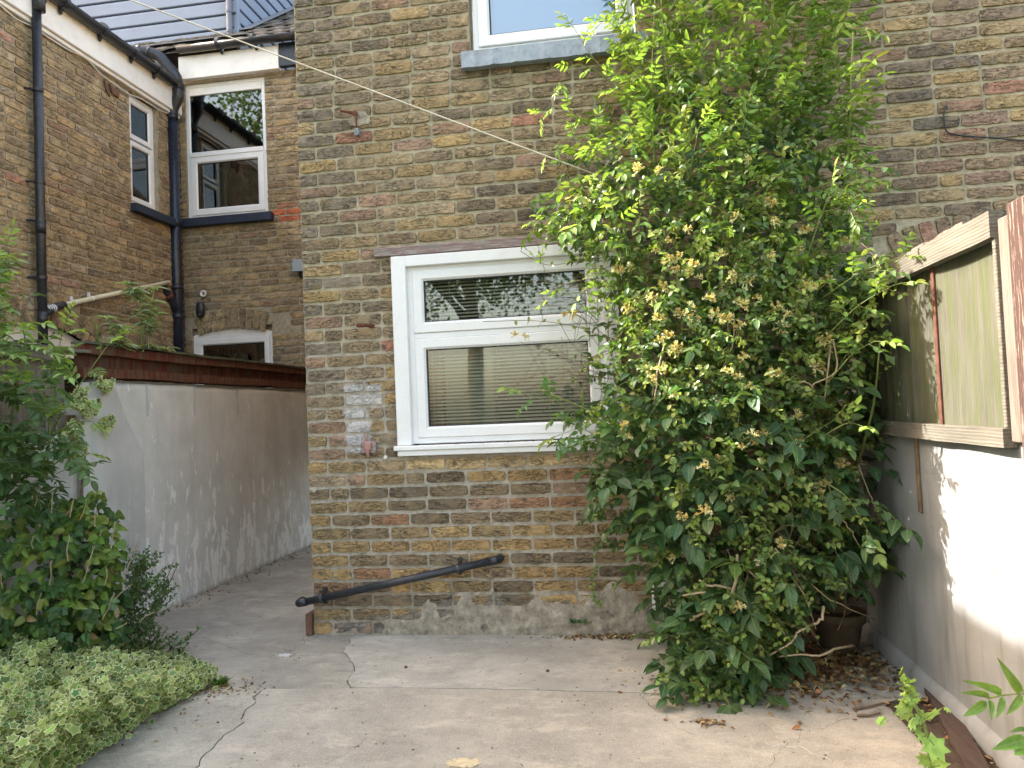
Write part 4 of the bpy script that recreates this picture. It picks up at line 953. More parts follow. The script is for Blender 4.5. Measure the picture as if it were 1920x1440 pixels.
t = MB(); rail(t, RX-.03, RX+.02, ye+.2, -.3, 1.832, 1.85, 33, .005); t.build('capping', M['wood'], BF)
t = MB(); t.box((RX-.030, ye-.012, 1.145), (RX-.006, ye+.008, 1.744), .002); t.build('edge_batten', M['woody'], BF)
t = MB(); t.box((RX-.02, ye-.085, 1.10), (RX+.07, ye-.013, 1.80), .004); t.build('post', M['wood'], BF)
mt = MB(); L_ = Leaves()
p_ = hit(1871, 394, 0, 1.17); yr = float(hit(1899, 600, 0, 1.11)[1])
zr = float(hit(1887, 381, 0, 1.11)[2]); rpost = MB(); rpost.box((1.11, yr-.10, 0), (1.21, yr, zr), .006); o = rpost.build('red_gate_post', M['redpost']); 
props(o, 'flaking red painted timber post at the right edge beside the fence panel', 'post')

# ------------------------------------------------------------------ bits on the ground
pk = MB(); ps = [zpt(1722, 1285), zpt(1746, 1272), zpt(1905, 1440), zpt(1800, 1440)]
a0_, a1_ = np.array(ps[0]), np.array(ps[1]); b0_, b1_ = np.array(ps[3]), np.array(ps[2])
d0 = (b0_-a0_); a1_ = a0_+np.array((.075, .01)); b0_ = a0_+d0*2.2; b1_ = b0_+np.array((.075, .01))
pk.prism([(*a0_, .022), (*a1_, .022), (*b1_, .022), (*b0_, .022)], (0, 0, .022)); o = pk.build('plank', M['plank']); props(o, 'old brown plank lying on the ground along the right wall', 'plank')
pot = empty('plant_pot', (1.02, -.22, 0), 'old brown terracotta pot standing in the shade at the foot of the right wall', 'pot')
t = MB(); t.lathe((1.0, -.24, 0.0), [(0, .0), (.085, .0), (.09, .004), (.115, .15), (.118, .152), (.130, .152), (.134, .20), (.124, .20), (.118, .16), (0, .155)], 32); t.build('pot_body', M['terracotta'], pot, True)
t = MB(); t.lathe((1.0, -.24, .0), [(0, .165), (.06, .168), (.119, .16)], 20); t.build('pot_soil', M['soil'], pot)
t = MB(); bx = zpt(1490, 1212); t.box((bx[0]-.06, bx[1]-.03, 0), (bx[0]+.12, bx[1]+.07, .065), .004); o = t.build('loose_brick', M['redbrick']); props(o, 'half hidden reddish brick lying behind the honeysuckle left of the terracotta pot', 'brick')
def twig(pts, r, label, seed):
    t = MB(); P = arc(pts, .03, 3); t.tube(P, [r*(1-.5*i/len(P)) for i in range(len(P))], 6); o = t.build('twig', M['bark'], None, True); props(o, label, 'twig', 'twigs lying on the concrete')
tw = lambda *q: [(*zpt(*p_, .008), .008) for p_ in q]
twig(tw((1600, 1329), (1630, 1325), (1655, 1318), (1680, 1316)), .005, 'brown twig on the concrete near the plank, the upper of two', 1)
twig(tw((1607, 1341), (1630, 1342), (1650, 1337)), .0055, 'short brown twig on the concrete near the plank, the lower of two', 2)
# scattered grit and crumbs
gr = MB()
def crumb(mb, x, y, r, z=0.0):
    vs = [(x+r*random.uniform(-1, 1)*.9+sx_*r, y+sy_*r*random.uniform(.5, 1.1), z+(r*.6 if k else 0)+random.uniform(0, r*.3)) for k in (0, 1) for sx_, sy_ in ((-1, -1), (1, -1), (1, 1), (-1, 1))]
    mb.add(vs, [(0, 3, 2, 1), (4, 5, 6, 7), (0, 1, 5, 4), (1, 2, 6, 5), (2, 3, 7, 6), (3, 0, 4, 7)])
for i in range(700):
    x, y = random.uniform(-3.1, 1.1), random.uniform(-1.7, .0) if random.random() < .8 else random.uniform(0, 3)
    if y > 0: x = random.uniform(-3.15, -1.9)
    crumb(gr, x, y, random.choice([.001, .0012, .0015, .002, .0032]), .002)
o = gr.build('grit', M['stone']); props(o, 'fine dark grit and crumbs scattered over the concrete yard', 'grit', kind='stuff')
st_ = MB(); x_, y_ = zpt(893, 1268); 
for (q, rr, lab) in (((761, 1253), .010, 'small brown stone on the pale concrete strip, left of the other one'), ((1027, 1260), .010, 'small dark stone on the pale concrete strip under the middle of the window')):
    t = MB(); x_, y_ = zpt(*q); r3 = random.Random(q[0]); t.lathe((x_, y_, .002), [(0, .011), (rr*.6, .009), (rr, .004), (rr*.8, 0)], 7); o = t.build('stone', M['stone']); props(o, lab, 'stone', 'small stones on the concrete')

# ------------------------------------------------------------------ plants
def interp(rows, y):
    for (ya, a0, a1), (yb2, b0, b1) in zip(rows, rows[1:]):
        if ya <= y <= yb2: f = (y-ya)/(yb2-ya); return a0+(b0-a0)*f, a1+(b1-a1)*f
    return rows[-1][1:]
VINE = [(-260, 1240, 1520), (-100, 1200, 1590), (0, 1180, 1600), (100, 1185, 1585), (200, 1180, 1595), (260, 1120, 1580), (310, 1075, 1600), (360, 1040, 1600), (400, 1010, 1610), (450, 1010, 1630), (500, 1090, 1650),
        (560, 1130, 1640), (640, 1150, 1630), (700, 1140, 1620), (740, 1110, 1610), (800, 1100, 1610), (860, 1105, 1620), (920, 1115, 1640), (1000, 1155, 1650), (1050, 1195, 1660), (1100, 1235, 1640), (1150, 1262, 1520), (1200, 1262, 1470), (1250, 1260, 1410), (1290, 1300, 1370)]
def bulge(y):                                                # how far the bush stands out from the wall
    return float(np.interp(y, [-260, 0, 200, 400, 600, 800, 1000, 1200, 1300], [.30, .36, .48, .58, .66, .70, .74, .74, .72]))
def vpoint(x, y, dmin=0.0, dmax=.28):
    a, b = interp(VINE, y); s = (x-(a+b)/2)/max((b-a)/2, 1); k = math.sqrt(max(0, 1-abs(s)**2.4))
    d = -(.10+bulge(y)*k)+random.uniform(dmin, dmax)
    if random.random() < .12: d -= random.uniform(.0, .08)
    d = min(d, -.02); p = hit(x, y, 1, d)
    if p[0] > 1.14: p = hit(x, y, 0, random.uniform(1.0, 1.16))
    if p[2] < .02: p = hit(x, y, 2, random.uniform(.02, .08))
    return np.array(p)
LO, MID, HI, YNG_LIT = (.060, .116, .050), (.082, .148, .048), (.135, .220, .055), (.23, .33, .09)
shrub = empty('climbing_shrub', (.6, -.35, 0), 'tall leafy green shrub with paired oval leaflets climbing the brick house wall', 'shrub')
LV, ST = Leaves(), MB()
# arching main stems
def stem(x0, y0, pts, r0, mb, n=8, r1=.3):
    P = arc([(x0, y0, 0)]+[tuple(p) for p in pts], .2, 4); mb.tube(P, [r0*(1-(1-r1)*i/(len(P)-1)) for i in range(len(P))], n)
for (a, b, c, e) in (((1300, 900), (1250, 560), (1220, 200), (1230, -40)), ((1380, 900), (1330, 500), (1250, 150), (1230, -150)), ((1420, 850), (1400, 450), (1340, 100), (1330, -200)), ((1480, 850), (1490, 450), (1440, 100), (1470, -150)), ((1520, 900), (1560, 560), (1590, 300), (1600, 60)), ((1340, 1000), (1240, 850), (1130, 780), (1010, 730)), ((1540, 1000), (1600, 900), (1640, 760), (1650, 640))):
    pp = [hit(*q, 1, d_) for q, d_ in zip((a, b, c, e), (-.28, -.34, -.36, -.40))]
    pp = [p_ if p_[0] < 1.15 else hit(*q, 0, 1.1) for p_, q in zip(pp, (a, b, c, e))]
    stem(.55+random.uniform(-.12, .12), -.3, pp, .013, ST)
shoots = []
def dens(y): return float(np.interp(y, [-260, 0, 150, 300, 450, 600, 750, 900, 1100, 1250, 1300], [.5, .95, 1.25, 1.1, .45, .38, .75, .9, .8, .7, .3]))
n_c = 0
while n_c < 1080:
    y = random.uniform(-255, 1295)
    if random.random() > dens(y)/1.25: continue
    a, b = interp(VINE, y); x = random.uniform(a, b)
    if 1080 < y and x > 1460 and random.random() < .8: continue
    p = vpoint(x, y); s = (x-(a+b)/2)/((b-a)/2)
    d = unit(np.array((s*.9, -.75, .25 if y < 300 else -.05))+rnd(.45))
    if y < 280:
        d = unit(np.array((s*.7, -.45, .75))+rnd(.4)); col = HI if random.random() < .6 else YNG_LIT; compound(LV, ST, p, d, random.uniform(.13, .2), 4, .055, .020, col, droop=.4, jit=.3)
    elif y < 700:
        col = random.choice([MID, HI, HI, LO, YNG_LIT] if y < 480 else [MID, HI, MID, LO]); q_ = random.choice([.042, .052, .066]); compound(LV, ST, p, d, random.uniform(.12, .2), random.choice([2, 3, 4]), q_, q_*.5, col, jit=.3)
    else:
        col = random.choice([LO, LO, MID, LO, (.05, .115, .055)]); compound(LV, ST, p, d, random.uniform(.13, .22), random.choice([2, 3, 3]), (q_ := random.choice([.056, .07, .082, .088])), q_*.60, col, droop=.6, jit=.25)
    n_c += 1
# deep fill against the wall so the middle is dense
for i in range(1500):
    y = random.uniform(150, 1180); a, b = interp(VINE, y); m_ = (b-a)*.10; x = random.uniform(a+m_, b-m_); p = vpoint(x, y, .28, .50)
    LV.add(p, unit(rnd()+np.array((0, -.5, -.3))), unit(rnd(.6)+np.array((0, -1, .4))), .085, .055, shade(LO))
# individual young shoots that stand clear of the mass: (pixels of the shoot, distance of its base and tip from the wall)
def shoot(path, d0, d1, step, L_, npair, ll, lw, col, ax=1, st=ST, lv=LV, droop=.4, r=.003, start=.12):
    P = [hit(x, y, ax, d0+(d1-d0)*i/(len(path)-1)) for i, (x, y) in enumerate(path)]; P = arc(P, .08, 5)
    n = len(P); st.tube(P, [r*(1-.65*i/(n-1)) for i in range(n)], 6); cum = np.concatenate([[0], np.cumsum([np.linalg.norm(np.array(P[i+1])-P[i]) for i in range(n-1)])]); tot = cum[-1]
    t = tot*start; sg = 1
    while t <= tot:
        i = min(int(np.searchsorted(cum, t)), n-1); i = max(i, 1); f = (t-cum[i-1])/(cum[i]-cum[i-1]+1e-9); q = np.array(P[i-1])*(1-f)+np.array(P[i])*f
        tg = unit(np.array(P[i])-P[i-1]); side = unit(np.cross(tg, (0, -1, 0)))*sg; dd = unit(tg*.7+side*.9+np.array((0, -.35, 0))+rnd(.15)); k = .75+.25*(1-t/tot)
        compound(lv, st, q, dd, L_*k, npair, ll*k, lw*k, col, droop=droop, jit=.2); sg = -sg; t += step*random.uniform(.8, 1.2)
    compound(lv, st, P[-1], unit(np.array(P[-1])-P[-2]+rnd(.02)), L_*.8, npair, ll*.8, lw*.7, YNG_LIT, droop=droop)
Y2 = (.22, .36, .075)
for path, d0, d1, stp, L_, np_, ll, lw, col in (
    ([(1200, 210), (1150, 150), (1100, 95), (1075, 50)], -.38, -.52, .09, .10, 3, .045, .015, Y2),
    ([(1150, 160), (1110, 125), (1070, 120), (1045, 160)], -.42, -.55, .10, .07, 3, .04, .014, Y2),
    ([(1240, 60), (1190, 30), (1150, 20), (1120, 50)], -.42, -.55, .08, .11, 3, .046, .017, Y2),
    ([(1260, 10), (1210, -30), (1180, -90)], -.42, -.52, .08, .11, 3, .046, .017, Y2),
    ([(1230, 180), (1180, 120), (1160, 60)], -.45, -.58, .07, .12, 4, .048, .018, Y2),
    ([(1500, 100), (1560, 60), (1620, -10)], -.42, -.52, .08, .12, 4, .048, .018, HI),
    ([(1480, 40), (1540, -20), (1580, -80)], -.42, -.52, .08, .12, 4, .048, .018, Y2),
    ([(1190, 280), (1130, 250), (1070, 215), (1035, 195), (1015, 215)], -.40, -.55, .08, .09, 3, .042, .016, Y2),
    ([(1160, 310), (1100, 270), (1060, 255), (1025, 290)], -.42, -.55, .10, .08, 3, .04, .016, Y2),
    ([(1250, 120), (1200, 60), (1170, 10), (1150, -60)], -.38, -.50, .09, .12, 4, .048, .018, HI),
    ([(1330, 160), (1310, 60), (1300, -30), (1290, -120)], -.38, -.50, .08, .13, 4, .052, .018, HI),
    ([(1420, 170), (1440, 70), (1450, -20), (1460, -120)], -.38, -.50, .08, .13, 4, .052, .018, HI),
    ([(1380, 140), (1375, 40), (1360, -60)], -.45, -.6, .08, .13, 4, .052, .018, Y2),
    ([(1470, 190), (1520, 90), (1560, 20), (1600, -40)], -.36, -.46, .09, .12, 4, .048, .018, HI),
    ([(1500, 220), (1560, 180), (1600, 150)], -.36, -.42, .09, .10, 3, .045, .018, HI),
    ([(1520, 310), (1570, 250), (1610, 235)], -.36, -.42, .10, .10, 3, .045, .018, Y2),
    ([(1490, 560), (1520, 460), (1545, 390), (1560, 355)], -.66, -.80, .09, .12, 3, .055, .022, Y2),
    ([(1290, 340), (1300, 290), (1310, 240)], -.62, -.72, .09, .12, 4, .055, .018, Y2),
    ([(1200, 500), (1170, 430), (1150, 395)], -.60, -.72, .10, .11, 3, .055, .022, Y2),
    ([(1120, 400), (1060, 395), (1010, 415)], -.45, -.52, .10, .08, 3, .04, .018, Y2),
    ([(1140, 560), (1080, 545), (1030, 560)], -.48, -.55, .11, .08, 2, .045, .024, Y2),
    ([(1120, 600), (1060, 545), (1000, 480)], -.40, -.45, .16, .06, 2, .035, .018, HI),
    ([(1230, 860), (1150, 810), (1060, 760), (985, 740)], -.55, -.66, .075, .13, 3, .058, .028, (.085, .185, .060)),
    ([(1210, 880), (1150, 840), (1090, 800), (1050, 815)], -.55, -.68, .09, .12, 3, .060, .030, (.075, .165, .058)),
    ([(1560, 620), (1620, 560), (1670, 530)], -.60, -.62, .11, .11, 3, .05, .022, HI),
    ([(1540, 540), (1610, 500), (1660, 480)], -.55, -.58, .11, .11, 3, .045, .02, HI),
    ([(1560, 700), (1600, 650), (1625, 635)], -.62, -.64, .12, .12, 3, .055, .03, LO),
    ([(1440, 900), (1510, 820), (1560, 790)], -.80, -.86, .12, .12, 3, .058, .030, (.07, .16, .055)),
    ([(1560, 1020), (1610, 1040), (1650, 1060)], -.50, -.55, .10, .12, 3, .062, .038, LO),
    ([(1420, 1170), (1380, 1240), (1330, 1280)], -.78, -.86, .10, .12, 3, .05, .026, (.075, .16, .05)),
    ([(1540, 640), (1610, 570), (1675, 535)], -.8, -1.08, .10, .12, 3, .05, .026, HI),
    ([(1540, 560), (1620, 505), (1690, 482)], -.75, -1.05, .10, .12, 3, .046, .022, HI),
    ([(1550, 720), (1600, 660), (1640, 640)], -.85, -1.02, .10, .12, 3, .055, .03, MID),
    ([(1540, 820), (1590, 790), (1620, 800)], -.85, -1.05, .10, .12, 3, .055, .03, MID),
    ([(1500, 420), (1560, 390), (1600, 400)], -.65, -.85, .10, .12, 3, .05, .024, HI),
    ([(1540, 900), (1590, 930), (1630, 1000)], -.85, -.98, .12, .12, 3, .06, .034, LO),
    ([(1520, 360), (1580, 330), (1630, 330)], -.6, -.8, .12, .10, 3, .045, .022, HI),
    ([(1380, 1180), (1300, 1200), (1250, 1190)], -.70, -.72, .10, .12, 3, .05, .026, (.07, .15, .05)),
    ([(1330, 1160), (1280, 1230), (1265, 1260)], -.74, -.80, .12, .12, 3, .05, .026, MID)):
    shoot(path, d0, d1, stp, L_, np_, ll, lw, col)
LV.build('foliage', M['leaf'], T_ash, shrub); ST.build('stems', M['greenstem'], shrub, True, fix=False)

honey = empty('honeysuckle', (.45, -.55, 0), 'tangled honeysuckle with small leaves and cream to orange blossoms growing through the tall shrub', 'climber')
HL, HS = Leaves(), MB()
HC = [(.15, .23, .055), (.20, .28, .065), (.11, .18, .05), (.25, .31, .09), (.075, .14, .05)]
def hdens(x, y):
    v = math.exp(-((y-560)/190)**2)*1.0+.35*math.exp(-((x-1400)/110)**2)*(1 if y > 700 else .5)+.55*math.exp(-((x-1560)/70)**2-((y-880)/150)**2)+(.55*math.exp(-((x-1450)/90)**2-((y-1150)/130)**2))
    return min(v+.08, 1)
cnt = 0; tips = []
while cnt < 1500:
    y = random.uniform(120, 1290); a, b = interp(VINE, y); x = random.uniform(a, b)
    if random.random() > hdens(x, y): continue
    if y > 1080 and x > 1500: continue
    cnt += 1; p = vpoint(x, y, -.05, .14); d = unit(np.array((random.gauss(0, .6), -.8, random.gauss(-.1, .6)))); base = random.choice(HC); L_ = random.uniform(.07, .16); n = random.choice([3, 4, 5]); P = []
    q = p.copy(); c_ = d.copy()
    for i in range(n+1):
        P.append(q.copy()); q = q+c_*L_/n; c_ = unit(c_+np.array((0, 0, -.12))+rnd(.12))
    HS.tube(P, .0014, 3, False)
    for i in range(1, n+1):
        sd = unit(np.cross(c_, rnd())); k = random.uniform(.8, 1.15)*(1.1-.35*i/n)
        for sg in (-1, 1): HL.add(P[i], unit(sd*sg+c_*.5+rnd(.2)), unit(np.array((0, -.5, .9))+rnd(.5)), .036*k, .024*k, shade(base, .2))
    if hdens(x, y) > .3: tips.append(P[-1])
# hanging and looping bare stems
def vinepath(pts, r, mb, jit=.012, n=7):
    P = arc([np.array(p) for p in pts], .12, 4); P = [np.array(p)+rnd(jit*.35) for p in P]; mb.tube(P, [r*(1-.45*i/len(P)) for i in range(len(P))], n)
HB = MB()
W1 = lambda x, y, d: hit(x, y, 1, d)
for pts, r in (([(1440, 1290, -.82), (1395, 1190, -.84), (1340, 1140, -.84), (1380, 1110, -.86), (1380, 1040, -.84)], .011), ([(1370, 1150, -.84), (1330, 1110, -.84), (1285, 1118, -.84)], .007), ([(1345, 1130, -.84), (1300, 1160, -.84), (1292, 1165, -.84)], .0065),
               ([(1375, 1105, -.85), (1330, 1100, -.85), (1312, 1090, -.85)], .006), ([(1395, 1190, -.84), (1345, 1180, -.84), (1330, 1200, -.84)], .004), ([(1380, 1050, -.84), (1450, 1110, -.84), (1460, 1140, -.82)], .0045), ([(1440, 1040, -.86), (1510, 1110, -.84), (1530, 1180, -.80)], .0035),
               ([(1545, 1140, -.84), (1540, 1165, -.84), (1500, 1180, -.84), (1480, 1210, -.84), (1440, 1230, -.86)], .0065), ([(1600, 1208, -.7), (1540, 1228, -.82), (1460, 1230, -.84)], .006), ([(1455, 1030, -.84), (1560, 1130, -.80), (1640, 1160, -.6)], .003),
               ([(1245, 640, -.70), (1230, 720, -.72), (1225, 770, -.70)], .005), ([(1375, 590, -.80), (1375, 650, -.80), (1350, 700, -.80)], .004), ([(1560, 640, -.78), (1575, 700, -.80), (1520, 720, -.82), (1500, 715, -.82)], .004), ([(1560, 650, -.78), (1545, 760, -.78)], .004),
               ([(1350, 520, -.75), (1370, 620, -.78), (1350, 760, -.78)], .003), ([(1500, 830, -.85), (1480, 900, -.85)], .003), ([(1550, 930, -.85), (1590, 990, -.8), (1618, 1025, -.75)], .003), ([(1610, 870, -.6), (1635, 940, -.6), (1650, 970, -.6)], .0025)):
    vm = MB(); vinepath([W1(*p_) for p_ in pts], r, vm); vm.build('woody_stem', M['drystem'], honey, True, fix=False)
for k in range(150):                                        # thin wiry twigs through and below the mass, and over the window
    if k < 50: x, y = random.uniform(1010, 1150), random.uniform(520, 740); q = hit(x, y, 1, -random.uniform(.15, .32)); d = np.array((random.gauss(0, .5), random.gauss(-.05, .1), random.gauss(0, .7)))
    elif k < 100: x, y = random.uniform(1300, 1620), random.uniform(860, 1250); q = vpoint(x, y, -.04, .05); d = np.array((random.gauss(.2, .5), random.gauss(-.1, .15), random.gauss(-.6, .5)))
    else: x, y = random.uniform(1100, 1600), random.uniform(300, 850); q = vpoint(x, y, -.05, .05); d = np.array((random.gauss(0, .5), random.gauss(-.1, .15), random.gauss(-.6, .4)))
    d = unit(d); L_ = random.uniform(.12, .32); P = []; 
    for i in range(9): P.append(q.copy()); q = q+d*L_/8; d = unit(d+rnd(.2)*np.array((1, .3, 1))+np.array((0, 0, -.06)))
    P = [np.array((min(p_[0], 1.17), min(p_[1], -.03), max(p_[2], .01))) for p_ in P]
    HS.tube(P, [.0018*(1-.5*i/8) for i in range(9)], 4, False)
# the two fine trailing stems in front of the window, with their leaves and flowers
for pts in ([(1180, 640, -.34), (1130, 670, -.32), (1060, 665, -.26), (1000, 650, -.22)], [(1150, 640, -.34), (1080, 610, -.28), (1000, 600, -.24), (905, 603, -.2)], [(1160, 560, -.36), (1120, 520, -.36), (1060, 530, -.35), (1010, 565, -.34)], [(1100, 690, -.3), (1070, 790, -.3), (1060, 800, -.3)], [(1190, 600, -.4), (1100, 690, -.34), (1010, 780, -.3)], [(1150, 480, -.36), (1020, 500, -.3), (975, 470, -.28)]):
    P = arc([W1(*p_) for p_ in pts], .1, 5); HS.tube(P, .0016, 4, False)
    for q in P[::2]:
        if random.random() < .75:
            for sg in (-1, 1): HL.add(q, unit(rnd()+np.array((0, -.3, 0))), unit(np.array((0, -.6, .8))+rnd(.4)), .028, .018, shade(random.choice(HC)))
    if random.random() < .8: tips.append(P[-1])
HL.build('foliage', M['leafs'], T_hon, honey); HS.build('wiry_stems', M['bark'], honey, fix=False)
# flower clusters
def flower_mesh(seed):
    r = random.Random(seed); fl_ = Leaves(); mb = MB()
    for i in range(11):
        d = unit(np.array((r.gauss(0, 1), -abs(r.gauss(.6, .5)), r.gauss(.35, .7)))); col = r.choice([(.70, .62, .32), (.76, .71, .46), (.80, .77, .62), (.66, .50, .24), (.76, .73, .52)])
        b_ = d*.026; fl_.add((0, 0, 0), d, rnd(), .034, .0055, tuple(c*.9 for c in col))
        for k in range(3): fl_.add(b_, unit(d+rnd(.7)), rnd(), r.uniform(.012, .018), .006, col)
    return fl_
fm = []
for k in range(4):
    o = flower_mesh(k+1).build('blossom', M['flower'], T_pet); fm.append(o.data); bpy.data.objects.remove(o)
FL = [(1265, 505), (1290, 510), (1240, 540), (1310, 520), (1255, 630), (1270, 650), (1210, 695), (1235, 690), (1225, 710), (1465, 615), (1455, 580), (1475, 590), (1545, 640), (1555, 655), (1385, 705), (1405, 725), (1455, 700), (1410, 820), (1430, 815), (1490, 780), (1345, 860), (1425, 870), (1610, 835), (1580, 870), (1535, 915), (1365, 930), (1320, 960), (1425, 750), (1460, 1018), (1425, 1050), (1385, 1140), (1430, 1250), (1575, 870), (1290, 430), (1500, 470), (1440, 480), (1380, 410), (1400, 300), (1100, 380), (1120, 675), (1060, 590), (985, 632), (965, 628), (1075, 590), (1160, 510), (1180, 500), (1230, 470), (1330, 560), (1360, 600), (1300, 600), (1550, 530), (1350, 480), (1590, 760), (1530, 690), (1600, 900), (1250, 1130), (1255, 450), (1200, 560), (1420, 560), (1500, 540)]
for i, (x, y) in enumerate(FL+[None]*36):
    break
allf = [(x, y) for x, y in FL]
for _ in range(38):
    y = random.gauss(600, 150); a, b = interp(VINE, max(y, 300)); allf.append((random.uniform(a+40, b-40), max(y, 320)))
for i, (x, y) in enumerate(allf[:98]):
    if x < 1130 and 560 < y < 700: p = hit(x, y, 1, -.28)
    else: p = vpoint(x, y, -.10, -.05) if 0 <= interp(VINE, y)[1]-x and x >= interp(VINE, y)[0] else hit(x, y, 1, -.3)
    o = bpy.data.objects.new('blossom', fm[i % 4]); C.objects.link(o); o.parent = honey; o.location = Vector(p)-honey.location
    k = random.uniform(.55, 1.1); o.scale = (k, k, k); o.rotation_euler = (random.uniform(-.5, .5), random.uniform(-1, 1), random.uniform(-.6, .6))

# buddleja on the left wall
bud = empty('buddleja', (LX, .28, 1.79), 'grey green self sown buddleja with drooping narrow leaves growing from the red slatted fence', 'plant')
BL, BS = Leaves(), MB()
bx = lambda x, y: hit(x, y, 0, LX)
for path in ([(248, 655), (244, 600), (238, 555), (222, 535)], [(248, 650), (262, 590), (268, 545)], [(240, 655), (205, 625), (185, 598)], [(255, 655), (272, 620), (280, 590)], [(235, 660), (215, 650), (198, 640)], [(256, 660), (270, 650), (290, 656)]):
    P = arc([bx(*q)+np.array((random.uniform(0, .1), 0, 0)) for q in path], .1, 5); BS.tube(P, .005, 6); n = len(P)
    for i in range(2, n):
        for k in range(6):
            a_ = random.uniform(0, 6.28); BL.add(P[i], unit((math.cos(a_), math.sin(a_), .45)), unit((0, 0, 1)+rnd(.2)), .095*random.uniform(.7, 1.1), .026, shade((.27, .34, .23), .15) if random.random() > .03 else (.45, .33, .06))
BL.build('foliage', M['leafs'], T_bud, bud); BS.build('stems', M['greenstem'], bud, True, fix=False)

# left tangle: tall pinnate sapling, hydrangea, small shrub, ivy
def fill(rows, n, fn, y0=None, y1=None):
    ya, yb3 = rows[0][0], rows[-1][0]; area = [(r[2]-r[1]) for r in rows]; mx = max(area); c = 0
    while c < n:
        y = random.uniform(ya, yb3); a, b = interp(rows, y)
        if random.random() > (b-a)/mx: continue
        fn(random.uniform(a, b), y); c += 1
sap = empty('ash_sapling', (-2.75, -1.05, 0), 'leafy green sapling with long pinnate leaves at the left edge, before the boundary wall', 'sapling')
SL, SS = Leaves(), MB()
ROW = [(420, -90, -30), (480, -90, -5), (540, -90, 10), (600, -90, 50), (660, -90, 90), (700, -90, 110), (760, -90, 100), (830, -90, 140), (870, -90, 150), (910, -90, 105), (950, -90, 90)]
def sfn(x, y):
    dd = -random.uniform(.55, 1.15); p = hit(x, y, 1, dd)
    if p[0] < LX+.12: p = hit(x, y, 0, LX+random.uniform(.12, .4))
    up = y < 720; col = random.choice([HI, YNG_LIT, MID] if up else [LO, LO, MID]); d = unit(np.array((random.gauss(.5, .5), random.gauss(-.5, .4), random.gauss(.15, .35))))  # upper leaves get brighter greens, sunlight put into their colour
    compound(SL, SS, p, d, random.uniform(.14, .22), random.choice([3, 4]), .055 if up else .06, .021 if up else .032, col, droop=.35, jit=.2)
fill(ROW, 190, sfn)
for path, d0, d1, col in (([(88, 900), (95, 760), (105, 680), (118, 618)], -.75, -.8, Y2), ([(60, 950), (100, 800), (150, 720), (200, 650)], -.7, -.75, HI), ([(0, 1000), (40, 860), (140, 790), (170, 790)], -.7, -.75, MID), ([(10, 900), (-10, 700), (-5, 560), (10, 470)], -.8, -.85, Y2), ([(40, 940), (110, 860), (160, 850)], -.6, -.65, LO), ([(20, 800), (30, 720), (50, 650), (40, 600)], -.95, -1.0, Y2)):
    shoot(path, d0, d1, .12, .16, 4, .058, .022, col, st=SS, lv=SL, r=.006, start=.4)
SL.build('foliage', M['leaf'], T_ash, sap); SS.build('stems', M['greenstem'], sap, True, fix=False)
hyd = empty('hydrangea', (-2.35, -.85, 0), 'broad leaved hydrangea with cream dead flower stalks in the left bed above the variegated ivy', 'shrub')
YL, YS2, YD2 = Leaves(), MB(), Leaves()
ROWH = [(925, 40, 190), (950, 10, 215), (1000, -90, 228), (1060, -90, 235), (1120, -90, 240), (1180, -90, 240), (1225, -60, 215)]
def hfn(x, y):
    a, b = interp(ROWH, y); s = (x-40)/max(b-40, 1); dd = -.55-.45*math.sqrt(max(0, 1-min(1, abs(s))**2))*min(1, (y-900)/120)+random.uniform(0, .22); p = hit(x, y, 1, dd)
    c_ = random.choice([(.11, .185, .045), (.15, .225, .05), (.075, .145, .045), (.20, .25, .055), (.06, .12, .045)]); ax = unit(np.array((random.gauss(.2, .5), -.5, .6)))
    for k in range(random.choice([2, 3, 4])):
        d = unit(np.array((random.gauss(0, .8), -.45+random.gauss(0, .3), random.gauss(-.45, .35)))); YL.add(p, d, unit(np.array((0, -.9, .55))+rnd(.3)), random.uniform(.042, .074), random.uniform(.028, .046), shade(c_, .15) if random.random() > .02 else (.35, .24, .13))
fill(ROWH, 560, hfn)
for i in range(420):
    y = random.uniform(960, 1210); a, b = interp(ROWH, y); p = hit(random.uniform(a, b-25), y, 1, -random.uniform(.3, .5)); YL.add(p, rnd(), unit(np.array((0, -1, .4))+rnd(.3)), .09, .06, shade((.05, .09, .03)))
for (x0, y0, x1, y1) in [(30, 990, 38, 920), (62, 980, 68, 922), (95, 1000, 98, 930), (120, 1015, 140, 930), (125, 1100, 130, 1010), (150, 1120, 175, 1030), (145, 1130, 165, 1060), (200, 1080, 215, 985), (215, 1130, 245, 1050), (240, 1180, 285, 1150), (180, 1160, 240, 1100), (60, 1190, 75, 1120), (62, 1050, 62, 1010), (175, 1020, 180, 960), (230, 1050, 258, 1020), (90, 1140, 95, 1060), (170, 1210, 210, 1120), (140, 1000, 160, 950), (8, 1130, 2, 1080), (195, 1190, 235, 1170), (190, 1130, 200, 1070)]:
    dead = MB(); p, q = hit(x0, y0, 1, -.98), hit(x1, y1, 1, -1.08); p = p*.45+q*.55; dead.tube([p, (p+q)/2+rnd(.004), q], [.0028, .0024, .0022], 5)
    for k in range(4): r_ = q+unit(q-p+rnd(.02))*random.uniform(.01, .03); dead.tube([q, r_], [.0018, .001], 4)
    dead.build('dead_stalk', M['drystem'], hyd, fix=False)
YL.build('foliage', M['leafs'], T_hyd, hyd)
for (x0, x1) in ((60, 70), (120, 130), (190, 170), (10, 0)):
    p, q = hit(x0*.6, 1200, 1, -.5), hit(x1, 1020, 1, -.6); YS2.tube([p, (p+q)/2+np.array((0, .12, 0)), q], [.009, .007, .005], 7)
YS2.build('stems', M['bark'], hyd, True, fix=False)
ssh = empty('small_leaved_shrub', (-2.55, -.25, 0), 'small leaved dark green shrub between the hydrangea and the alley floor', 'shrub')
KL, KS = Leaves(), MB()
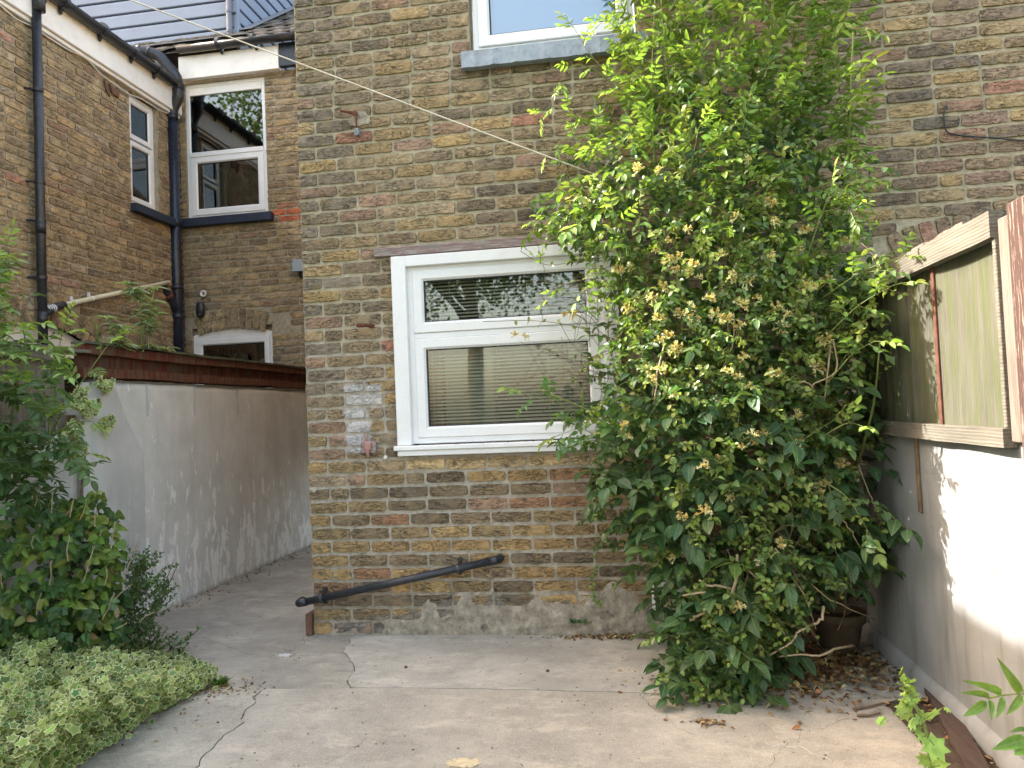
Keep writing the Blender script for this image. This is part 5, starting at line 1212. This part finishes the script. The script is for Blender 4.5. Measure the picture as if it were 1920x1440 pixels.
ROWS = [(1045, 255, 262), (1070, 240, 285), (1110, 225, 305), (1150, 215, 310), (1200, 220, 290), (1230, 230, 340)]
def kfn(x, y):
    p = hit(x, y, 1, -random.uniform(.15, .5)); d = unit(np.array((random.gauss(.3, .5), random.gauss(-.2, .4), .6))); P = [p+d*.02*i+rnd(.002) for i in range(6)]; KS.tube(P, .0012, 3, False)
    for i in range(1, 6):
        for sg in (-1, 1): KL.add(P[i], unit(rnd()+d), unit((0, -.5, .8)+rnd(.4)), .022, .012, shade(random.choice([(.06, .12, .045), (.08, .15, .05), (.10, .17, .05)])))
fill(ROWS, 230, kfn)
for path in ([(270, 1190), (300, 1120), (322, 1060)], [(250, 1180), (255, 1090), (262, 1045)], [(280, 1180), (310, 1110), (332, 1062)], [(300, 1230), (350, 1200), (372, 1180)]):
    P = arc([hit(*q, 1, -.3) for q in path], .1, 6); KS.tube(P, .0025, 5)
    for q in P[2:]:
        for sg in (-1, 1, 1): KL.add(q, unit(rnd()+np.array((0, 0, .6))), unit((0, -.5, .8)+rnd(.4)), .026, .013, shade((.08, .15, .05)))
KL.build('foliage', M['leafs'], T_hon, ssh); KS.build('stems', M['bark'], ssh, fix=False)
IL = Leaves()
ROWI = [(1165, -90, 120), (1190, -90, 210), (1220, -90, 310), (1245, -90, 385), (1270, -90, 398), (1300, -90, 350), (1330, -90, 290), (1370, -90, 225), (1410, -90, 165), (1450, -90, 110), (1500, -90, 60)]
def ifn(x, y):
    a, b = interp(ROWI, y); h = .03+(.27+.05*math.sin(x*.045+y*.03)+.04*math.sin(x*.11-y*.07))*min(1, max(0, (b-x)/170))*random.uniform(.45, 1); p = hit(x, y, 2, h)
    if p[0] < LX+.05: p[0] = LX+.05
    IL.add(p, unit(np.array((random.gauss(.2, .7), -.5+random.gauss(0, .5), random.gauss(-.25, .3)))), unit(np.array((random.gauss(.1, .3), -.55, .8))+rnd(.3)), (k_ := random.choice([.022, .028, .034, .040, .048])*random.uniform(.85, 1.15)), k_*random.uniform(.8, 1.1), shade(random.choice([(.15, .22, .06), (.21, .28, .075), (.09, .16, .05), (.27, .33, .10), (.12, .20, .05)]), .2))
fill(ROWI, 5200, ifn)
ROWF = ROWI; ROWI = [(y, a, b+12) for y, a, b in ROWI]
for _ in range(420):
    y = random.uniform(1185, 1440); a, b = interp(ROWF, y); x = b+random.gauss(-6, 12); p = hit(x, y, 2, random.uniform(.005, .05))
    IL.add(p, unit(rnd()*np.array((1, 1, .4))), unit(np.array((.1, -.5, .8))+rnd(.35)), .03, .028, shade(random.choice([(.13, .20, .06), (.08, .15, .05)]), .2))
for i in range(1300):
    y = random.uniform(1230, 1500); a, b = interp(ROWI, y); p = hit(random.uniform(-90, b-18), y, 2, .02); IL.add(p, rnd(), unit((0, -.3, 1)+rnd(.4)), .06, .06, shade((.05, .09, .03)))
o = IL.build('ivy_ground_cover', M['ivy'], T_ivy); props(o, 'variegated cream and green ivy carpeting the left bed beside the concrete', 'ivy', kind='stuff')
WI = Leaves()
def wfn(x, y):
    if MN.noise(Vector((x*.03, y*.03, 1.7))) < -.05+.0025*abs(y-770): return
    p = hit(x, y, 0, LX+random.uniform(.03, .10)); WI.add(p, unit(np.array((.3, random.gauss(0, .6), -.7+random.gauss(0, .4)))), unit(np.array((.9, -.5, .35))+rnd(.3)), .042, .042, shade(random.choice([(.17, .24, .08), (.22, .28, .1), (.1, .16, .06)]), .15))
fill([(710, 150, 212), (740, 130, 213), (790, 125, 213), (820, 110, 190), (850, 100, 172)], 620, wfn)
wi = empty('wall_ivy', (LX+.02, -.1, 1.3), 'clump of cream edged variegated ivy hanging over the top of the left boundary wall', 'ivy')
WI.build('foliage', M['ivy'], T_ivy, wi); t = MB(); t.tube([hit(150, 980, 0, LX+.02), hit(155, 900, 0, LX+.03), hit(160, 830, 0, LX+.05)], .008, 6); t.build('stem', M['bark'], wi)

# weeds close to the camera at lower right, the leafy branch at the right edge, small weeds
wd = empty('sow_thistle', (.78, -1.9, 0), 'bright green lobed weed standing by the plank at the bottom right', 'weed')
WL, WB = Leaves(), MB(); wy = -1.95
wp_ = [hit(*q, 1, wy) for q in ((1748, 1500), (1742, 1420), (1738, 1370), (1715, 1320), (1692, 1272))]; WB.tube(arc([(wp_[0][0], wy, 0)]+wp_, .05, 4), .0045, 7)
for (x, y), (tx, ty), L_, W_ in (((1738, 1380), (1765, 1415), .075, .07), ((1738, 1380), (1715, 1385), .05, .04), ((1730, 1350), (1770, 1325), .07, .02), ((1770, 1325), (1783, 1340), .03, .015), ((1712, 1335), (1660, 1345), .06, .045), ((1705, 1320), (1640, 1360), .05, .035), ((1700, 1300), (1720, 1288), .04, .018), ((1695, 1285), (1670, 1275), .03, .013), ((1700, 1310), (1680, 1318), .035, .03), ((1715, 1345), (1700, 1385), .045, .03), ((1725, 1360), (1700, 1370), .04, .03), ((1742, 1420), (1715, 1435), .05, .045), ((1700, 1290), (1672, 1292), .03, .012), ((1705, 1300), (1712, 1330), .04, .03), ((1695, 1276), (1704, 1290), .03, .012), ((1745, 1440), (1780, 1430), .06, .05), ((1660, 1345), (1640, 1370), .04, .025), ((1720, 1330), (1745, 1350), .035, .02), ((1730, 1340), (1715, 1365), .04, .03)):
    p, q = hit(x, y, 1, wy), hit(tx, ty, 1, wy-.03); WB.tube([p, (p+q)/2], .0015, 4); WL.add(p, unit(q-p+rnd(.004)), unit(np.array((0, -.7, .8))+rnd(.35)), L_, W_, shade((.24, .37, .10), .12))
for i in range(26):
    f = random.random(); p = wp_[3]*(1-f)+wp_[4]*f+rnd(.006); WL.add(p, unit(rnd()+np.array((0, -.3, .8))), rnd(), .03, .014, shade((.27, .40, .10), .12))
WL.build('leaves', M['leaf'], T_map, wd); WB.build('stem', M['greenstem'], wd, True, fix=False)
rbp = empty('leafy_branch', (1.15, -2.1, .1), 'branch of pointed green leaves reaching in at the right edge beside the white wall', 'branch')
QL, QB = Leaves(), MB(); wy = -2.1
for (x, y), (tx, ty), W_ in (((1878, 1303), (1825, 1277), .021), ((1856, 1307), (1812, 1296), .017), ((1850, 1315), (1812, 1342), .024), ((1856, 1312), (1862, 1346), .014), ((1880, 1306), (1872, 1344), .018), ((1912, 1300), (1882, 1248), .024), ((1916, 1302), (1893, 1338), .02), ((1925, 1385), (1870, 1402), .032), ((1928, 1374), (1900, 1364), .012), ((1935, 1400), (1905, 1412), .03), ((1940, 1300), (1975, 1270), .02), ((1940, 1304), (1965, 1340), .02)):
    p, q = hit(x, y, 1, wy), hit(tx, ty, 1, wy-.05); L_ = float(np.linalg.norm(q-p)); QL.add(p, unit(q-p), unit(np.array((0, -.8, .6))+rnd(.25)), L_, W_, shade((.13, .24, .06), .1))
QB.tube([hit(1850, 1310, 1, wy), hit(1880, 1303, 1, wy), hit(1920, 1300, 1, wy), (1.12, wy, .16), (1.15, wy+.03, -.02)], .0025, 6); QB.tube([hit(1925, 1385, 1, wy), hit(1960, 1380, 1, wy), (1.13, wy, .03)], .002, 6)
QL.build('leaves', M['leaf'], T_ash, rbp); QB.build('stem', M['greenstem'], rbp, True, fix=False)
def tuft(name, c, n, h, w_, col, label, cat, T, mat='leafs', sp=.02, up=1.2):
    e = empty(name, c, label, cat); L_ = Leaves()
    for i in range(n): L_.add(np.array(c)+rnd(sp)*np.array((1, .6, .0)), unit(np.array((random.gauss(0, .7), random.gauss(-.2, .6), up*random.random()+.2))), unit(np.array((0, -.6, .8))+rnd(.3)), h*random.uniform(.6, 1.1), w_, shade(col, .15))
    L_.build('leaves', M[mat], T, e); return e
x_, y_ = zpt(412, 1285); tuft('grass_tuft', (x_, y_, .0), 60, .05, .003, (.13, .22, .05), 'small tuft of green grass in the joint of the concrete beside the ivy', 'grass tuft', T_pet, sp=.012)
x_, z_ = px(1088, 1165); e = tuft('wall_weed', (x_, -.02, z_), 40, .035, .014, (.07, .15, .06), 'dark green lobed weed sprouting at the foot of the brick wall', 'weed', T_map, sp=.03, up=.6)
e = empty('creeper_sprig', (px(1110, 1095)[0], -.03, px(1110, 1095)[1]), 'light green honeysuckle sprig hanging on the brick wall left of the shrub', 'sprig')
L_, S_ = Leaves(), MB(); P = arc([hit(*q, 1, -.04) for q in ((1125, 1000), (1118, 1060), (1108, 1100), (1120, 1140), (1150, 1100))], .05, 4); S_.tube(P, .0012, 4)
for q in P:
    for sg in (-1, 1): L_.add(q, unit(rnd()+np.array((0, -.2, 0))), unit((0, -1, .5)+rnd(.3)), .024, .015, shade((.15, .25, .06)))
L_.build('leaves', M['leafs'], T_hon, e); S_.build('stem', M['greenstem'], e, fix=False)
# leaf litter
LT = Leaves()
def lit(n, cx, cy, sx_, sy_, zmax, big=1.0, flt=None):
    c = 0
    while c < n:
        x, y = random.gauss(cx, sx_), random.gauss(cy, sy_)
        if x > 1.17 or y > -.01: continue
        if flt and not flt(x, y): continue
        c += 1; z = .004+random.random()*zmax*math.exp(-((x-cx)/sx_)**2*.5)
        LT.add((x, y, z), unit(np.array((random.gauss(0, 1), random.gauss(0, 1), .12*random.gauss(0, 1)))), unit(np.array((0, 0, 1))+rnd(.35)), random.uniform(.02, .042)*big, random.uniform(.010, .022)*big,
               shade(random.choice([(.20, .10, .045), (.28, .17, .08), (.34, .26, .14), (.12, .06, .035), (.40, .34, .20), (.16, .075, .035)]), .2))
lit(2000, .78, -.42, .24, .20, .05); lit(400, .55, -.72, .25, .10, .01)
lit(330, -.05, -.045, .22, .02, .02, .7); lit(60, .6, -.75, .35, .2, .004, .6)
x_, y_ = zpt(1327, 1357); lit(60, x_, y_, .035, .014, .012, .6)
lit(240, -2.02, -.86, .13, .06, .01, .6); lit(90, -2.15, -1.2, .2, .15, .01, .6)
lit(200, -3.0, 1.4, .12, .9, .006, .7, lambda x, y: True) if False else None
for i in range(150): x = -3.16+abs(random.gauss(0, .08)); y = random.uniform(.6, 3.3); LT.add((x, y, .005), unit(rnd()*np.array((1, 1, .1))), unit((0, 0, 1)+rnd(.3)), .025, .014, shade((.22, .13, .07)))
for i in range(170): x = RX-.05-abs(random.gauss(0, .035)); y = random.uniform(-2.6, -.9); LT.add((x, y, .03), unit(rnd()*np.array((1, 1, .1))), unit((0, 0, 1)+rnd(.3)), .026, .015, shade(random.choice([(.3, .22, .12), (.2, .1, .05)])))
for i in range(55): LT.add((random.uniform(-1.7, 1.1), random.uniform(-1.6, -.05), .006), unit(rnd()*np.array((1, 1, .1))), unit((0, 0, 1)+rnd(.3)), random.uniform(.006, .018), .0035, shade((.25, .17, .11), .4))
for i in range(26): LT.add((random.uniform(-1.2, -.2), random.uniform(-.075, -.05), 1.0895), unit(rnd()*np.array((1, .4, .1))), unit(np.array((0, 0, 1))+rnd(.3)), random.uniform(.008, .02), .007, shade((.2, .12, .07), .4))
o = LT.build('leaf_litter', M['dry'], T_hyd); props(o, 'brown and tan fallen leaves gathered under the shrub and along the walls', 'leaf litter', kind='stuff')

# ------------------------------------------------------------------ trees behind the camera, seen only as reflections
def tree(x, y, h, r, label, seed):
    rr = np.random.default_rng(seed); e = empty('garden_tree', (x, y, 0), label, 'tree', 'garden trees mirrored in the panes'); t = MB()
    t.tube([(x, y, 0), (x+.1, y, h*.3), (x, y+.1, h*.55)], [.22, .18, .12], 10)
    for k in range(9): a = k*.7+seed; t.tube([(x, y, h*(.35+.03*k)), (x+r*.6*math.cos(a), y+r*.6*math.sin(a), h*(.55+.04*k))], [.08, .03], 6)
    t.build('trunk', M['bark'], e, True); L_ = Leaves(); cl = []
    for k in range(60): v = rr.normal(0, 1, 3); v /= np.linalg.norm(v); cl.append(np.array((x, y, h*.68))+v*np.array((r, r, h*.32))*rr.uniform(.4, 1))
    for c_ in cl:
        for j in range(230): L_.add(c_+rr.normal(0, r*.15, 3), rr.normal(0, 1, 3), rr.normal(0, 1, 3), .12, .08, shade((.06, .11, .035), .3))
    L_.build('crown', M['leaf'], T_hon, e)
tree(-11, -9, 13.5, 3.4, 'leafy tree mirrored in the window panes, nearest the left side', 1); tree(-3.5, -13, 9, 3.0, 'leafy tree mirrored in the window panes, in the middle of the garden', 2); tree(3.5, -13, 8, 2.6, 'leafy tree mirrored in the window panes, furthest to the right', 3)
